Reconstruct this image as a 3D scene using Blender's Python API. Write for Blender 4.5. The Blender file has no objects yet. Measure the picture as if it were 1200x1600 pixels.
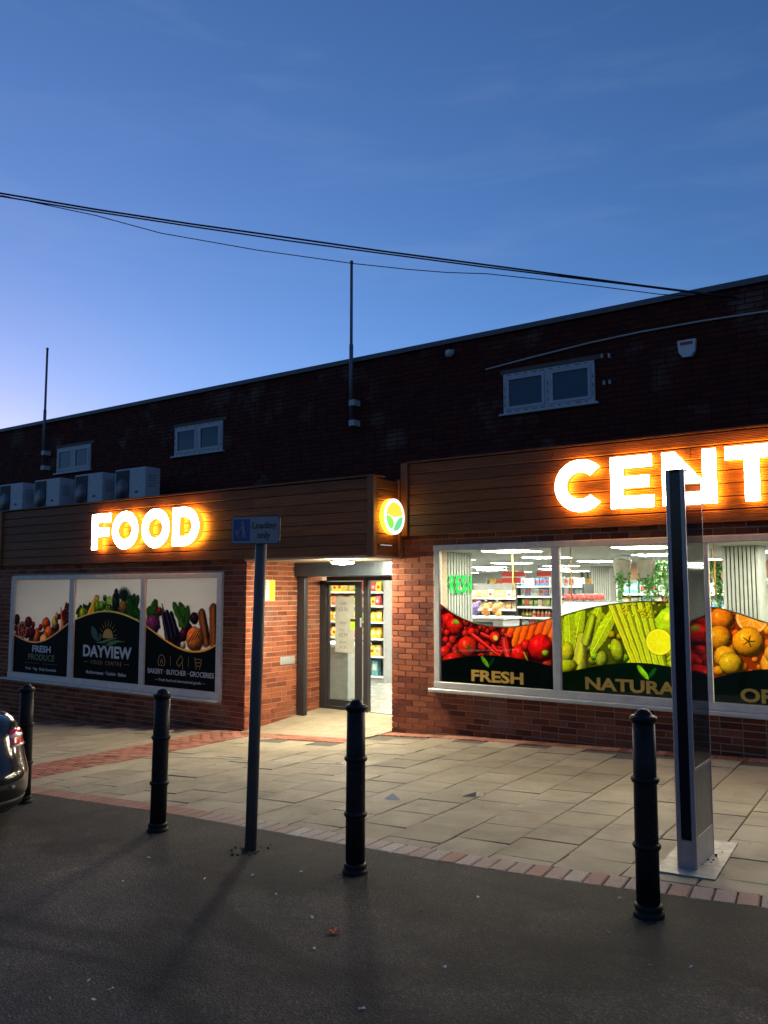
import bpy, bmesh, math, random
import numpy as np
from mathutils import Vector, Matrix
R = random.Random(7)
PI = math.pi
S = bpy.context.scene
C = S.collection

# ------------------------------------------------------------------ camera, sky, exposure
cam = bpy.data.objects.new('camera', bpy.data.cameras.new('camera'))
C.objects.link(cam)
cam.location = (0, 0, 1.6)
cam.rotation_euler = (math.radians(90 + 5.36), 0, math.radians(35.05))
cam.data.sensor_fit = 'VERTICAL'
cam.data.sensor_height = 24
cam.data.lens = 1287.5 * 24 / 1600
cam.data.clip_start = 0.05
cam.data.clip_end = 1000
S.camera = cam

SUN_EL, SUN_ROT = math.radians(-.95), math.radians(-66)
SKY_STRENGTH = 1.10
world = bpy.data.worlds.new('World'); S.world = world; world.use_nodes = True
wn = world.node_tree; wn.nodes.clear()
sky = wn.nodes.new('ShaderNodeTexSky'); sky.sky_type = 'NISHITA'; sky.sun_disc = False
sky.sun_elevation = SUN_EL; sky.sun_rotation = SUN_ROT
sky.altitude = 50; sky.air_density = 0.6; sky.dust_density = 1.2; sky.ozone_density = 2.6
bg = wn.nodes.new('ShaderNodeBackground'); bg.inputs[1].default_value = SKY_STRENGTH
wo = wn.nodes.new('ShaderNodeOutputWorld')
# faint streaks of thin high cloud
tcw = wn.nodes.new('ShaderNodeTexCoord'); mpw = wn.nodes.new('ShaderNodeMapping'); mpw.inputs['Scale'].default_value = (1.6, 1.6, 9); mpw.inputs['Rotation'].default_value = (.10, .06, 0)
nzw = wn.nodes.new('ShaderNodeTexNoise'); nzw.inputs['Scale'].default_value = 2.3; nzw.inputs['Detail'].default_value = 6; nzw.inputs['Roughness'].default_value = .6; nzw.inputs['Distortion'].default_value = .4
rpw = wn.nodes.new('ShaderNodeValToRGB'); rpw.color_ramp.elements[0].position = .50; rpw.color_ramp.elements[0].color = (0, 0, 0, 1); rpw.color_ramp.elements[1].position = .82; rpw.color_ramp.elements[1].color = (.09, .09, .09, 1)
mxw = wn.nodes.new('ShaderNodeMix'); mxw.data_type = 'RGBA'; mxw.inputs[7].default_value = (.40, .52, .78, 1)
for a_, b_ in ((tcw.outputs['Generated'], mpw.inputs[0]), (mpw.outputs[0], nzw.inputs['Vector']), (nzw.outputs['Fac'], rpw.inputs[0]), (rpw.outputs[0], mxw.inputs[0]), (sky.outputs[0], mxw.inputs[6]), (mxw.outputs[2], bg.inputs[0])): wn.links.new(a_, b_); wn.links.new(bg.outputs[0], wo.inputs[0])

S.view_settings.view_transform = 'Standard'; S.view_settings.look = 'None'
S.view_settings.gamma = 1; S.view_settings.exposure = 0
S.view_settings.use_curve_mapping = False
S.cycles.max_bounces = 7; S.cycles.transparent_max_bounces = 12
S.cycles.sample_clamp_indirect = 6

# ------------------------------------------------------------------ helpers
def link(name, me, parent=None, m=None):
    o = bpy.data.objects.new(name, me); C.objects.link(o)
    if parent is not None: o.parent = parent
    if m is not None and me is not None:
        if len(me.materials): me.materials.clear()
        for q in (m if isinstance(m, (list, tuple)) else [m]): me.materials.append(q)
    return o

def tag(o, label=None, cat=None, group=None, kind=None):
    if label: o['label'] = label
    if cat: o['category'] = cat
    if group: o['group'] = group
    if kind: o['kind'] = kind
    return o

def thing(name, label, cat, loc=(0, 0, 0), rz=0, group=None):
    o = bpy.data.objects.new(name, None); C.objects.link(o)
    o.empty_display_size = .1
    o.location = loc; o.rotation_euler = (0, 0, rz)
    return tag(o, label, cat, group)

def children(o): return [c for c in o.children]
def copy_tree(o, parent=None):
    c = o.copy(); C.objects.link(c); c.parent = parent
    for ch in list(o.children): copy_tree(ch, c)
    return c

class MB:
    def __init__(s): s.v = []; s.f = []; s.mi = []; s.sm = []
    def add(s, vs, fs, mi=0, smooth=False, M=None):
        n = len(s.v)
        if M is not None: vs = [tuple(M @ Vector(p)) for p in vs]
        s.v += [tuple(p) for p in vs]
        for f in fs: s.f.append(tuple(i + n for i in f)); s.mi.append(mi); s.sm.append(smooth)
        return s
    def box(s, a, b, mi=0, M=None, skip=()):
        x0, y0, z0 = a; x1, y1, z1 = b
        vs = [(x0,y0,z0),(x1,y0,z0),(x1,y1,z0),(x0,y1,z0),(x0,y0,z1),(x1,y0,z1),(x1,y1,z1),(x0,y1,z1)]
        fs = dict(b=(0,3,2,1), t=(4,5,6,7), f=(0,1,5,4), r=(1,2,6,5), k=(2,3,7,6), l=(3,0,4,7))
        return s.add(vs, [v for k, v in fs.items() if k not in skip], mi, False, M)
    def bbox(s, a, b, c=.01, mi=0, M=None):
        """box with chamfered vertical and horizontal edges (24 corner points)"""
        x0,y0,z0 = a; x1,y1,z1 = b
        c = min(c, (x1-x0)*.45, (y1-y0)*.45, (z1-z0)*.45)
        bm = bmesh.new(); bmesh.ops.create_cube(bm, size=1)
        for v in bm.verts: v.co = Vector(((x0+x1)/2 + v.co.x*(x1-x0), (y0+y1)/2 + v.co.y*(y1-y0), (z0+z1)/2 + v.co.z*(z1-z0)))
        bmesh.ops.bevel(bm, geom=bm.edges[:], offset=c, segments=1, affect='EDGES', profile=.5)
        bm.verts.index_update()
        s.add([v.co[:] for v in bm.verts], [[v.index for v in f.verts] for f in bm.faces], mi, False, M); bm.free()
        return s
    def lathe(s, prof, seg=24, mi=0, M=None, smooth=True):
        vs = []; fs = []
        for r, z in prof:
            for k in range(seg):
                a = 2*PI*k/seg; vs.append((r*math.cos(a), r*math.sin(a), z))
        for i in range(len(prof)-1):
            for k in range(seg):
                k2 = (k+1) % seg
                fs.append((i*seg+k, i*seg+k2, (i+1)*seg+k2, (i+1)*seg+k))
        fs.append(tuple(range(seg-1, -1, -1))); n = (len(prof)-1)*seg
        fs.append(tuple(n+k for k in range(seg)))
        return s.add(vs, fs, mi, smooth, M)
    def tube(s, pts, r, seg=8, mi=0, M=None):
        pts = [Vector(p) for p in pts]; vs = []; fs = []
        for i, p in enumerate(pts):
            d = (pts[min(i+1, len(pts)-1)] - pts[max(i-1, 0)]).normalized()
            up = Vector((0,0,1)) if abs(d.z) < .95 else Vector((1,0,0))
            a = d.cross(up).normalized(); b = a.cross(d)
            rr = r[i] if isinstance(r, (list, tuple)) else r
            for k in range(seg):
                t = 2*PI*k/seg; vs.append(p + a*rr*math.cos(t) + b*rr*math.sin(t))
        for i in range(len(pts)-1):
            for k in range(seg):
                k2 = (k+1) % seg; fs.append((i*seg+k, i*seg+k2, (i+1)*seg+k2, (i+1)*seg+k))
        fs.append(tuple(range(seg-1, -1, -1))); n = (len(pts)-1)*seg; fs.append(tuple(n+k for k in range(seg)))
        return s.add(vs, fs, mi, True, M)
    def prism(s, poly, y0, y1, mi=0, M=None, axis='y'):
        """2-D outline (x,z) extruded in y (or (y,z) in x, or (x,y) in z)"""
        n = len(poly)
        def P(u, v, w): return (u, w, v) if axis == 'y' else ((w, u, v) if axis == 'x' else (u, v, w))
        vs = [P(u, v, y0) for u, v in poly] + [P(u, v, y1) for u, v in poly]
        fs = [tuple(range(n)), tuple(range(2*n-1, n-1, -1))] + [(i, i+n, (i+1) % n + n, (i+1) % n) for i in range(n)]
        return s.add(vs, fs, mi, False, M)
    def mesh(s, name='m', fix=True):
        me = bpy.data.meshes.new(name); me.from_pydata(s.v, [], s.f)
        me.polygons.foreach_set('material_index', s.mi); me.polygons.foreach_set('use_smooth', s.sm)
        if fix:
            bm = bmesh.new(); bm.from_mesh(me); bmesh.ops.recalc_face_normals(bm, faces=bm.faces[:]); bm.to_mesh(me); bm.free()
        me.update(); return me
    def build(s, name, m, parent=None, loc=None, rz=None, fix=True, auto=False):
        me = s.mesh(name, fix); o = link(name, me, parent, m)
        if loc: o.location = loc
        if rz: o.rotation_euler = (0, 0, rz)
        if auto:
            try: me.set_sharp_from_angle(angle=math.radians(35))
            except Exception: pass
        return o

def g(x, y):
    """height of the sloping street"""
    x = max(-26, min(4, x))
    yy = max(0, min(y, 8.6) - 4.15)
    return .05 + .035*x + .02*min(0, x + 5) - .018*yy
def gf(x, y):
    """paved floor, with the ramp up into the doorway"""
    if not -8.6 < x < -6.2: return g(x, y)
    t = min(1, max(0, (y - 8.75)/1.5)); return g(x, y)*(1-t) - .262*t

# ------------------------------------------------------------------ materials
def nt(name):
    m = bpy.data.materials.new(name); m.use_nodes = True
    return m, m.node_tree, m.node_tree.nodes['Principled BSDF']
def N(t, typ, **kw):
    n = t.nodes.new(typ)
    for k, v in kw.items(): setattr(n, k, v)
    return n
def ramp(t, fac, stops):
    r = N(t, 'ShaderNodeValToRGB'); e = r.color_ramp.elements
    while len(e) < len(stops): e.new(.5)
    for i, (p, c) in enumerate(stops): e[i].position = p; e[i].color = (*c, 1) if len(c) == 3 else c
    t.links.new(fac, r.inputs[0]); return r.outputs[0]
def noise(t, scale, detail=4, rough=.55, vec=None, dist=0):
    n = N(t, 'ShaderNodeTexNoise'); n.inputs['Scale'].default_value = scale; n.inputs['Detail'].default_value = detail
    n.inputs['Roughness'].default_value = rough; n.inputs['Distortion'].default_value = dist
    if vec is not None: t.links.new(vec, n.inputs['Vector'])
    return n.outputs['Fac']
def geo(t): return N(t, 'ShaderNodeNewGeometry').outputs['Position']
def mapv(t, vec, scale):
    n = N(t, 'ShaderNodeMapping'); n.inputs['Scale'].default_value = scale; t.links.new(vec, n.inputs['Vector']); return n.outputs[0]
def mixc(t, fac, a, b, mode='MIX'):
    n = N(t, 'ShaderNodeMix', data_type='RGBA', blend_type=mode)
    for sock, v in ((n.inputs[0], fac), (n.inputs[6], a), (n.inputs[7], b)):
        if hasattr(v, 'links'): t.links.new(v, sock)
        elif isinstance(v, (int, float)): sock.default_value = v
        else: sock.default_value = (*v, 1)
    return n.outputs[2]
def bump(t, p, h, strength=.3, dist=.01):
    b = N(t, 'ShaderNodeBump'); b.inputs['Strength'].default_value = strength; b.inputs['Distance'].default_value = dist
    t.links.new(h, b.inputs['Height']); t.links.new(b.outputs[0], p.inputs['Normal'])

def plain(name, col, rough=.5, metal=0, var=.12, scale=9, bumps=0, spec=.5, coat=0, rvar=.12):
    """painted or moulded surface with slight uneven tone and gloss"""
    m, t, p = nt(name); v = geo(t)
    f = noise(t, scale, 5, .6, v)
    c = ramp(t, f, [(.3, tuple(x*(1-var) for x in col)), (.72, tuple(min(1, x*(1+var)) for x in col))])
    t.links.new(c, p.inputs['Base Color'])
    rr = N(t, 'ShaderNodeMapRange'); rr.inputs[3].default_value = max(.03, rough-rvar); rr.inputs[4].default_value = min(1, rough+rvar)
    t.links.new(noise(t, scale*2.3, 3, .6, v), rr.inputs[0]); t.links.new(rr.outputs[0], p.inputs['Roughness'])
    p.inputs['Metallic'].default_value = metal; p.inputs['Specular IOR Level'].default_value = spec
    p.inputs['Coat Weight'].default_value = coat
    if bumps: bump(t, p, noise(t, scale*12, 4, .6, v), bumps, .004)
    return m

def emit(name, col, s):
    m = bpy.data.materials.new(name); m.use_nodes = True; t = m.node_tree; t.nodes.clear()
    e = N(t, 'ShaderNodeEmission'); e.inputs[0].default_value = (*col, 1); e.inputs[1].default_value = s
    o = N(t, 'ShaderNodeOutputMaterial'); t.links.new(e.outputs[0], o.inputs[0]); return m

def brick_mat(name, dark, mid, light, rough=.85):
    m, t, p = nt(name); v = geo(t)
    at = N(t, 'ShaderNodeAttribute', attribute_name='tint')
    base = ramp(t, at.outputs['Fac'], [(0, dark), (.25, mid), (.7, light), (1, tuple(x*1.12 for x in light))])
    f = noise(t, 38, 6, .7, v)
    c = mixc(t, .55, base, ramp(t, f, [(.3, (.45,.42,.4)), (.55, (1,1,1)), (.8, (1.0,.95,.9))]), 'MULTIPLY')
    st = noise(t, 1.1, 5, .65, v)
    c = mixc(t, ramp(t, st, [(.55, (0,0,0)), (.8, (.5,.5,.5))]), c, (.30,.25,.20))
    t.links.new(c, p.inputs['Base Color']); p.inputs['Roughness'].default_value = rough
    p.inputs['Specular IOR Level'].default_value = .25
    bump(t, p, noise(t, 120, 5, .7, v), .5, .004); return m

BRICK = brick_mat('red_brick', (.14,.029,.012), (.20,.046,.018), (.27,.074,.029))
BRICK_UP = brick_mat('weathered_dark_brick', (.056,.009,.006), (.066,.0105,.007), (.085,.015,.009))  # upper wall: darker and more even than the lower brick
def mortar_mat(name, a, b):
    m, t, p = nt(name); v = geo(t)
    t.links.new(ramp(t, noise(t, 14, 6, .65, v), [(.3, a), (.7, b)]), p.inputs['Base Color'])
    p.inputs['Roughness'].default_value = .95; bump(t, p, noise(t, 160, 4, .6, v), .5, .004); return m
MORTAR = mortar_mat('lime_mortar', (.30,.22,.15), (.44,.34,.24))
MORTAR_UP = mortar_mat('sooty_mortar', (.040,.012,.009), (.058,.018,.013))  # mortar nearly as dark as the upper bricks

def wood_mat(name, a, b, axis='x'):
    m, t, p = nt(name); v = geo(t)
    sc = (1.2, 26, 26) if axis == 'x' else ((26, 1.2, 26) if axis == 'y' else (26, 26, 1.2))
    at = N(t, 'ShaderNodeAttribute', attribute_name='tint')
    f = noise(t, 1.6, 7, .62, mapv(t, v, sc), .6)
    c = ramp(t, f, [(.25, a), (.6, b), (.8, tuple(x*1.18 for x in b))])
    k = N(t, 'ShaderNodeMapRange'); k.inputs[3].default_value = .72; k.inputs[4].default_value = 1.15; t.links.new(at.outputs['Fac'], k.inputs[0])
    c = mixc(t, 1, c, k.outputs[0], 'MULTIPLY')
    kn = N(t, 'ShaderNodeTexVoronoi'); kn.inputs['Scale'].default_value = 3.2; t.links.new(mapv(t, v, (.7,.7,1.6)), kn.inputs['Vector'])
    c = mixc(t, ramp(t, kn.outputs['Distance'], [(.02, (.8,.8,.8)), (.075, (0,0,0))]), c, tuple(x*.4 for x in a))
    t.links.new(c, p.inputs['Base Color']); p.inputs['Roughness'].default_value = .55
    bump(t, p, f, .25, .003); return m
WOOD = wood_mat('stained_timber', (.095,.028,.006), (.27,.094,.023))
WOOD_Y = wood_mat('stained_timber_return', (.095,.028,.006), (.27,.094,.023), 'y')
WOOD_V = wood_mat('stained_timber_upright', (.08,.026,.007), (.22,.08,.022), 'z')

def slab_mat():
    m, t, p = nt('buff_concrete_slab'); v = geo(t)
    at = N(t, 'ShaderNodeAttribute', attribute_name='tint')
    base = ramp(t, at.outputs['Fac'], [(0, (.255,.204,.132)), (.5, (.295,.238,.157)), (1, (.335,.272,.182))])
    f = noise(t, 230, 4, .75, v)
    c = mixc(t, .6, base, ramp(t, f, [(.32, (.55,.55,.55)), (.5, (1,1,1)), (.75, (1.3,1.28,1.22))]), 'MULTIPLY')
    st = noise(t, 2.1, 6, .68, v, .4)
    c = mixc(t, ramp(t, st, [(.42, (0,0,0)), (.72, (.55,.55,.55))]), c, (.125,.102,.072))
    sp = N(t, 'ShaderNodeTexVoronoi'); sp.inputs['Scale'].default_value = 7; t.links.new(v, sp.inputs['Vector'])
    c = mixc(t, ramp(t, sp.outputs['Distance'], [(.05, (.6,.6,.6)), (.11, (0,0,0))]), c, (.07,.06,.05))
    t.links.new(c, p.inputs['Base Color']); p.inputs['Specular IOR Level'].default_value = .35
    t.links.new(ramp(t, st, [(.3, (.62,.62,.62)), (.7, (.85,.85,.85))]), p.inputs['Roughness'])
    bump(t, p, f, .35, .004); return m
SLAB = slab_mat()
JOINT = mortar_mat('sandy_joint', (.06,.048,.034), (.115,.094,.066))
PAVER = brick_mat('red_clay_paver', (.19,.062,.036), (.27,.092,.055), (.34,.13,.08), .8)
def sett_mat():
    m, t, p = nt('edging_sett'); v = geo(t)
    at = N(t, 'ShaderNodeAttribute', attribute_name='tint')
    base = ramp(t, at.outputs['Fac'], [(0, (.27,.10,.065)), (.35, (.33,.15,.105)), (.62, (.36,.25,.20)), (1, (.44,.38,.32))])
    f = noise(t, 170, 3, .75, v)
    c = mixc(t, .85, base, ramp(t, f, [(.36, (.22,.2,.19)), (.5, (1,1,1)), (.7, (1.25,1.25,1.25))]), 'MULTIPLY')
    t.links.new(c, p.inputs['Base Color']); p.inputs['Roughness'].default_value = .8
    bump(t, p, f, .4, .004); return m
SETT = sett_mat()

def asphalt_mat():
    m, t, p = nt('worn_asphalt'); v = geo(t)
    big = noise(t, .55, 5, .6, v, .5)
    mid = noise(t, 3.2, 6, .65, v)
    base = ramp(t, big, [(.34, (.036,.030,.025)), (.5, (.060,.049,.039)), (.64, (.098,.078,.060))])
    base = mixc(t, .5, base, ramp(t, mid, [(.3, (.55,.55,.55)), (.7, (1.35,1.3,1.25))]), 'MULTIPLY')
    vo = N(t, 'ShaderNodeTexVoronoi'); vo.inputs['Scale'].default_value = 120; t.links.new(v, vo.inputs['Vector'])
    sep = N(t, 'ShaderNodeSeparateColor'); t.links.new(vo.outputs['Color'], sep.inputs[0])
    agg = ramp(t, sep.outputs[0], [(.0, (.4,.4,.4)), (.5, (.95,.95,.95)), (.9, (1.4,1.36,1.32)), (1, (2.8,2.6,2.5))])
    c = mixc(t, .85, base, agg, 'MULTIPLY')
    # dark wandering cracks
    cv = N(t, 'ShaderNodeTexVoronoi', feature='DISTANCE_TO_EDGE'); cv.inputs['Scale'].default_value = .42
    wv = N(t, 'ShaderNodeVectorMath', operation='ADD'); t.links.new(v, wv.inputs[0])
    nn = N(t, 'ShaderNodeTexNoise'); nn.inputs['Scale'].default_value = 2.2; t.links.new(v, nn.inputs['Vector'])
    sc = N(t, 'ShaderNodeVectorMath', operation='SCALE'); sc.inputs['Scale'].default_value = .55; t.links.new(nn.outputs['Color'], sc.inputs[0]); t.links.new(sc.outputs[0], wv.inputs[1])
    t.links.new(wv.outputs[0], cv.inputs['Vector'])
    c = mixc(t, ramp(t, cv.outputs['Distance'], [(.002, (.45,.45,.45)), (.008, (0,0,0))]), c, (.014,.012,.010))
    # darker, newer strip laid beside the setts with a ragged seam, and old oily patches
    sx = N(t, 'ShaderNodeSeparateXYZ'); t.links.new(v, sx.inputs[0])
    ad = N(t, 'ShaderNodeMath', operation='ADD'); t.links.new(sx.outputs[1], ad.inputs[0]); t.links.new(ramp(t, noise(t, 1.3, 5, .6, v), [(.2, (0,0,0)), (.8, (1,1,1))]), ad.inputs[1])
    mr = N(t, 'ShaderNodeMapRange', interpolation_type='SMOOTHSTEP'); mr.inputs[1].default_value = 3.95; mr.inputs[2].default_value = 4.12; t.links.new(ad.outputs[0], mr.inputs[0])
    c = mixc(t, mr.outputs[0], c, (.52,.51,.50), 'MULTIPLY')
    pn = noise(t, .9, 4, .5, mapv(t, v, (.6, 1.3, 1)), 1.0)
    c = mixc(t, ramp(t, pn, [(.50, (0,0,0)), (.60, (.85,.85,.85))]), c, (.34,.34,.35), "MULTIPLY")
    c = mixc(t, ramp(t, noise(t, 1.7, 6, .7, mapv(t, v, (1.4, .6, 1)), .8), [(.55, (0,0,0)), (.70, (.5,.5,.5))]), c, (1.9,1.75,1.6), 'MULTIPLY')
    t.links.new(c, p.inputs['Base Color']); p.inputs['Roughness'].default_value = .82; p.inputs['Specular IOR Level'].default_value = .3
    hh = N(t, 'ShaderNodeMath', operation='ADD'); t.links.new(vo.outputs['Distance'], hh.inputs[0]); t.links.new(mid, hh.inputs[1])
    bump(t, p, hh.outputs[0], .62, .006); return m
ASPHALT = asphalt_mat()

BLACK_IRON = plain('black_gloss_iron', (.010,.010,.010), .48, 0, .3, 14, .08, .16)
POST_GREY = plain('grey_painted_post', (.10,.088,.085), .55, 0, .15, 9, 0, .25)
_m, _t, _p = BLACK_IRON, BLACK_IRON.node_tree, BLACK_IRON.node_tree.nodes['Principled BSDF']
_v = geo(_t); _old = _p.inputs['Base Color'].links[0].from_socket
_c = mixc(_t, ramp(_t, noise(_t, 26, 6, .72, _v), [(.60, (0,0,0)), (.66, (.8,.8,.8))]), _old, (.060,.050,.042))      # chips and scuffs in the paint
_t.links.new(_c, _p.inputs['Base Color'])
UPVC = plain('white_window_frame', (.62,.57,.48), .4)
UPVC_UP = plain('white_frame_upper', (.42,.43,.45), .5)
ALU = plain('brushed_aluminium', (.40,.345,.34), .42, .55, .08, 30)
STEEL = plain('satin_steel', (.55,.54,.52), .38, .6, .1, 20)
DARK_ALU = plain('anthracite_door_frame', (.030,.030,.032), .38, .3)
SHUTTER = plain('dark_shutter_casing', (.045,.055,.065), .36, .5, .1)
BLACK_PANEL = plain('black_glossy_panel', (.006,.006,.010), .14, 0, .1, 5, 0, .5)
SOFFIT = plain('pale_soffit_board', (.50,.42,.30), .6)
ROOF = plain('roof_felt', (.05,.05,.05), .9)
COPING = plain('metal_coping', (.10,.10,.11), .5, .3)
AC_WHITE = plain('ac_casing', (.42,.43,.44), .5)
AC_DARK = plain('ac_grille', (.035,.04,.05), .5)
WHITE = plain('white_sheet', (.45,.46,.46), .6)
CREAM = plain('cream_paper', (.30,.30,.25), .6)
YELLOW = plain('yellow_print', (.55,.48,.02), .6)
GREYTXT = plain('grey_print', (.10,.10,.10), .6)
BLACKTXT = plain('black_print', (.012,.012,.012), .5)
SIGN_WHITE = plain('sign_white', (.26,.24,.24), .55)
SIGN_BLUE = plain('sign_blue', (.014,.022,.18), .45)
CABLE = plain('black_cable', (.008,.008,.009), .6)
CONDUIT = plain('pale_conduit', (.42,.41,.40), .5)
def glass_mat(name, tint=(1,1,1), refl=.12, rough=.01):
    m = bpy.data.materials.new(name); m.use_nodes = True; t = m.node_tree; t.nodes.clear()
    tr = N(t, 'ShaderNodeBsdfTransparent'); tr.inputs[0].default_value = (*tint, 1)
    gl = N(t, 'ShaderNodeBsdfGlossy'); gl.inputs['Roughness'].default_value = rough
    fr = N(t, 'ShaderNodeFresnel'); fr.inputs[0].default_value = 1.45
    mx = N(t, 'ShaderNodeMixShader'); o = N(t, 'ShaderNodeOutputMaterial')
    t.links.new(fr.outputs[0], mx.inputs[0]); t.links.new(tr.outputs[0], mx.inputs[1]); t.links.new(gl.outputs[0], mx.inputs[2]); t.links.new(mx.outputs[0], o.inputs[0]); return m
GLASS = glass_mat('clear_glass', (.95,.97,.96))
DARK_GLASS = plain('dark_window_glass', (.02,.03,.04), .05, 0, .1, 3, 0, .9, 0, .02)
FACE = emit('letter_face', (1, .86, .64), 42.0)
SIDE = emit('letter_amber_side', (1, .46, .03), 1.3)
HALO = emit('letter_amber_back', (1, .40, .035), 42.0)
PANEL_LIGHT = emit('ceiling_panel_glow', (1, .95, .74), 66.0)
DOWNLIGHT = emit('downlight_glow', (1, .93, .70), 820.0)

# ------------------------------------------------------------------ text as flat geometry
def text_mesh(body, cap, bold=0., extrude=.0006, align='LEFT', width=None, spacing=1.0):
    cu = bpy.data.curves.new('text', 'FONT'); cu.body = body; cu.size = 1; cu.align_x = align
    cu.offset = bold; cu.extrude = extrude; cu.space_character = spacing; cu.resolution_u = 3
    o = bpy.data.objects.new('text_tmp', cu); me = bpy.data.meshes.new_from_object(o)
    bpy.data.objects.remove(o); bpy.data.curves.remove(cu)
    s = cap/.729
    xs = [v.co.x for v in me.vertices]; w = max(xs)-min(xs); sx = s if width is None else width/w
    for v in me.vertices: v.co.x *= sx; v.co.y *= s
    return me
def text(name, body, cap, loc, m, parent, bold=0., align='LEFT', width=None, spacing=1.0, rot=(PI/2, 0, 0), label=None):
    o = link(name, text_mesh(body, cap, bold, .0006, align, width, spacing), parent, m)
    o.location = loc; o.rotation_euler = rot
    if label: o['label'] = label
    return o

def letters(body, cap, loc, m, parent, bold=0., align='LEFT', width=None, spacing=1.0):
    """a word whose letters are big enough to be pieces of their own"""
    me = text_mesh(body, cap, bold, .0006, align, width, spacing)
    bm = bmesh.new(); bm.from_mesh(me); bmesh.ops.remove_doubles(bm, verts=bm.verts[:], dist=1e-6); seen = set(); out = []
    for v0 in bm.verts:
        if v0.index in seen: continue
        st, isl = [v0], []
        seen.add(v0.index)
        while st:
            v = st.pop(); isl.append(v)
            for e in v.link_edges:
                o = e.other_vert(v)
                if o.index not in seen: seen.add(o.index); st.append(o)
        mp = {v: i for i, v in enumerate(isl)}; fs = {f for v in isl for f in v.link_faces}
        me2 = bpy.data.meshes.new('letter'); me2.from_pydata([v.co[:] for v in isl], [], [[mp[v] for v in f.verts] for f in fs])
        o = link('letter', me2, parent, m); o.location = loc; o.rotation_euler = (PI/2, 0, 0); out.append(o)
    bm.free(); return out

# ------------------------------------------------------------------ setting: road, paving
def edge(x):
    return 4.44 + (.0 if x < -3.3 else .030*(x+3.3)**2) + (.0 if x > -8 else -.01*(x+8))
def sheet(name, xs, rows, zf, m):
    vs = []; fs = []
    for x in xs:
        for y in rows(x): vs.append((x, y, zf(x, y)))
    n = len(rows(xs[0]))
    for i in range(len(xs)-1):
        for j in range(n-1): fs.append((i*n+j, (i+1)*n+j, (i+1)*n+j+1, i*n+j+1))
    o = link(name, None) if False else link(name, bpy.data.meshes.new(name), None)
    o.data.from_pydata(vs, [], fs); o.data.polygons.foreach_set('use_smooth', [True]*len(fs)); o.data.materials.append(m)
    return tag(o, kind='structure')
XS = [-300, -120, -60, -40, -30] + [-26 + .5*i for i in range(61)] + [8, 15, 30, 60, 120, 300]
road = sheet('road', XS, lambda x: [-300, -100, -40, -20, -10, -6, -3, -1, 0, 1, 2, 3, 3.5, 4, edge(x)], lambda x, y: g(x, y), ASPHALT)
pave = sheet('pavement', XS, lambda x: [edge(x), 5, 5.5, 6, 6.5, 7, 7.5, 8, 8.6, 9.3, 10.0, 10.4, 11], lambda x, y: gf(x, y) - .014, JOINT)

F_PX = 1287.5/1600*1600
ROT = cam.rotation_euler.to_matrix().transposed()
def px(x, y, z):
    c = ROT @ Vector((x, y, z-1.6))
    if c.z > -.1: return None
    return 600 + F_PX*c.x/-c.z, 800 - F_PX*c.y/-c.z, -c.z
def size_on_screen(x, y, z):
    p = px(x, y, z)
    if p is None or not (-60 < p[0] < 1260 and -60 < p[1] < 1660): return 0
    return 1000/p[2]

def tint_attr(me, val):
    a = me.attributes.new('tint', 'FLOAT', 'FACE')
    a.data.foreach_set('value', [val]*len(me.polygons) if isinstance(val, (int, float)) else val)

def slab_mesh(lx, ly, h, c, tint, jit=0):
    """stone lying flat, top at z=0, chamfered upper edge, slightly out of true"""
    a, b = lx/2, ly/2
    j = [R.uniform(-jit, jit) for _ in range(4)]
    low = [(-a,-b,-h),(a,-b,-h),(a,b,-h),(-a,b,-h)]
    midl = [(-a,-b,-c),(a,-b,-c),(a,b,-c),(-a,b,-c)]
    top = [(-a+c,-b+c,j[0]),(a-c,-b+c,j[1]),(a-c,b-c,j[2]),(-a+c,b-c,j[3])]
    me = bpy.data.meshes.new('stone')
    fs = [(8,9,10,11)] + [(i, (i+1) % 4, (i+1) % 4+4, i+4) for i in range(4)] + [(i+4, (i+1) % 4+4, (i+1) % 4+8, i+8) for i in range(4)]
    me.from_pydata(low+midl+top, [], fs); tint_attr(me, tint); return me

def lay(pieces, variants, m, parent, name, limit, stuff_name=None):
    """pieces: (x, y, z, rz, tint, tilt_x, tilt_y); the largest on screen are objects, the rest one joined mesh"""
    pieces = sorted(pieces, key=lambda p: -size_on_screen(p[0], p[1], p[2]))
    for v in variants:
        if not v.materials: v.materials.append(m)
    for p in pieces[:limit]:
        o = bpy.data.objects.new(name, min(variants, key=lambda v: abs(v['t'] - p[4]) + R.random()*.12)); C.objects.link(o); o.parent = parent
        o.location = p[:3]; o.rotation_euler = (p[5], p[6], p[3])
    if len(pieces) > limit:
        mb = MB(); tv = []
        for p in pieces[limit:]:
            v = variants[0]; M = Matrix.Translation(p[:3]) @ Matrix.Rotation(p[3], 4, 'Z')
            mb.add([q.co for q in v.vertices], [f.vertices[:] for f in v.polygons], 0, False, M); tv += [p[4]]*len(v.polygons)
        me = mb.mesh(stuff_name or name, False); tint_attr(me, tv)
        tag(link(stuff_name or name, me, parent, m), kind='stuff')
def variants(n, *a, jit=0):
    out = []
    for i in range(n):
        t = i/(n-1); v = slab_mesh(*a, t, jit); v['t'] = t; out.append(v)
    return out

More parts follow.
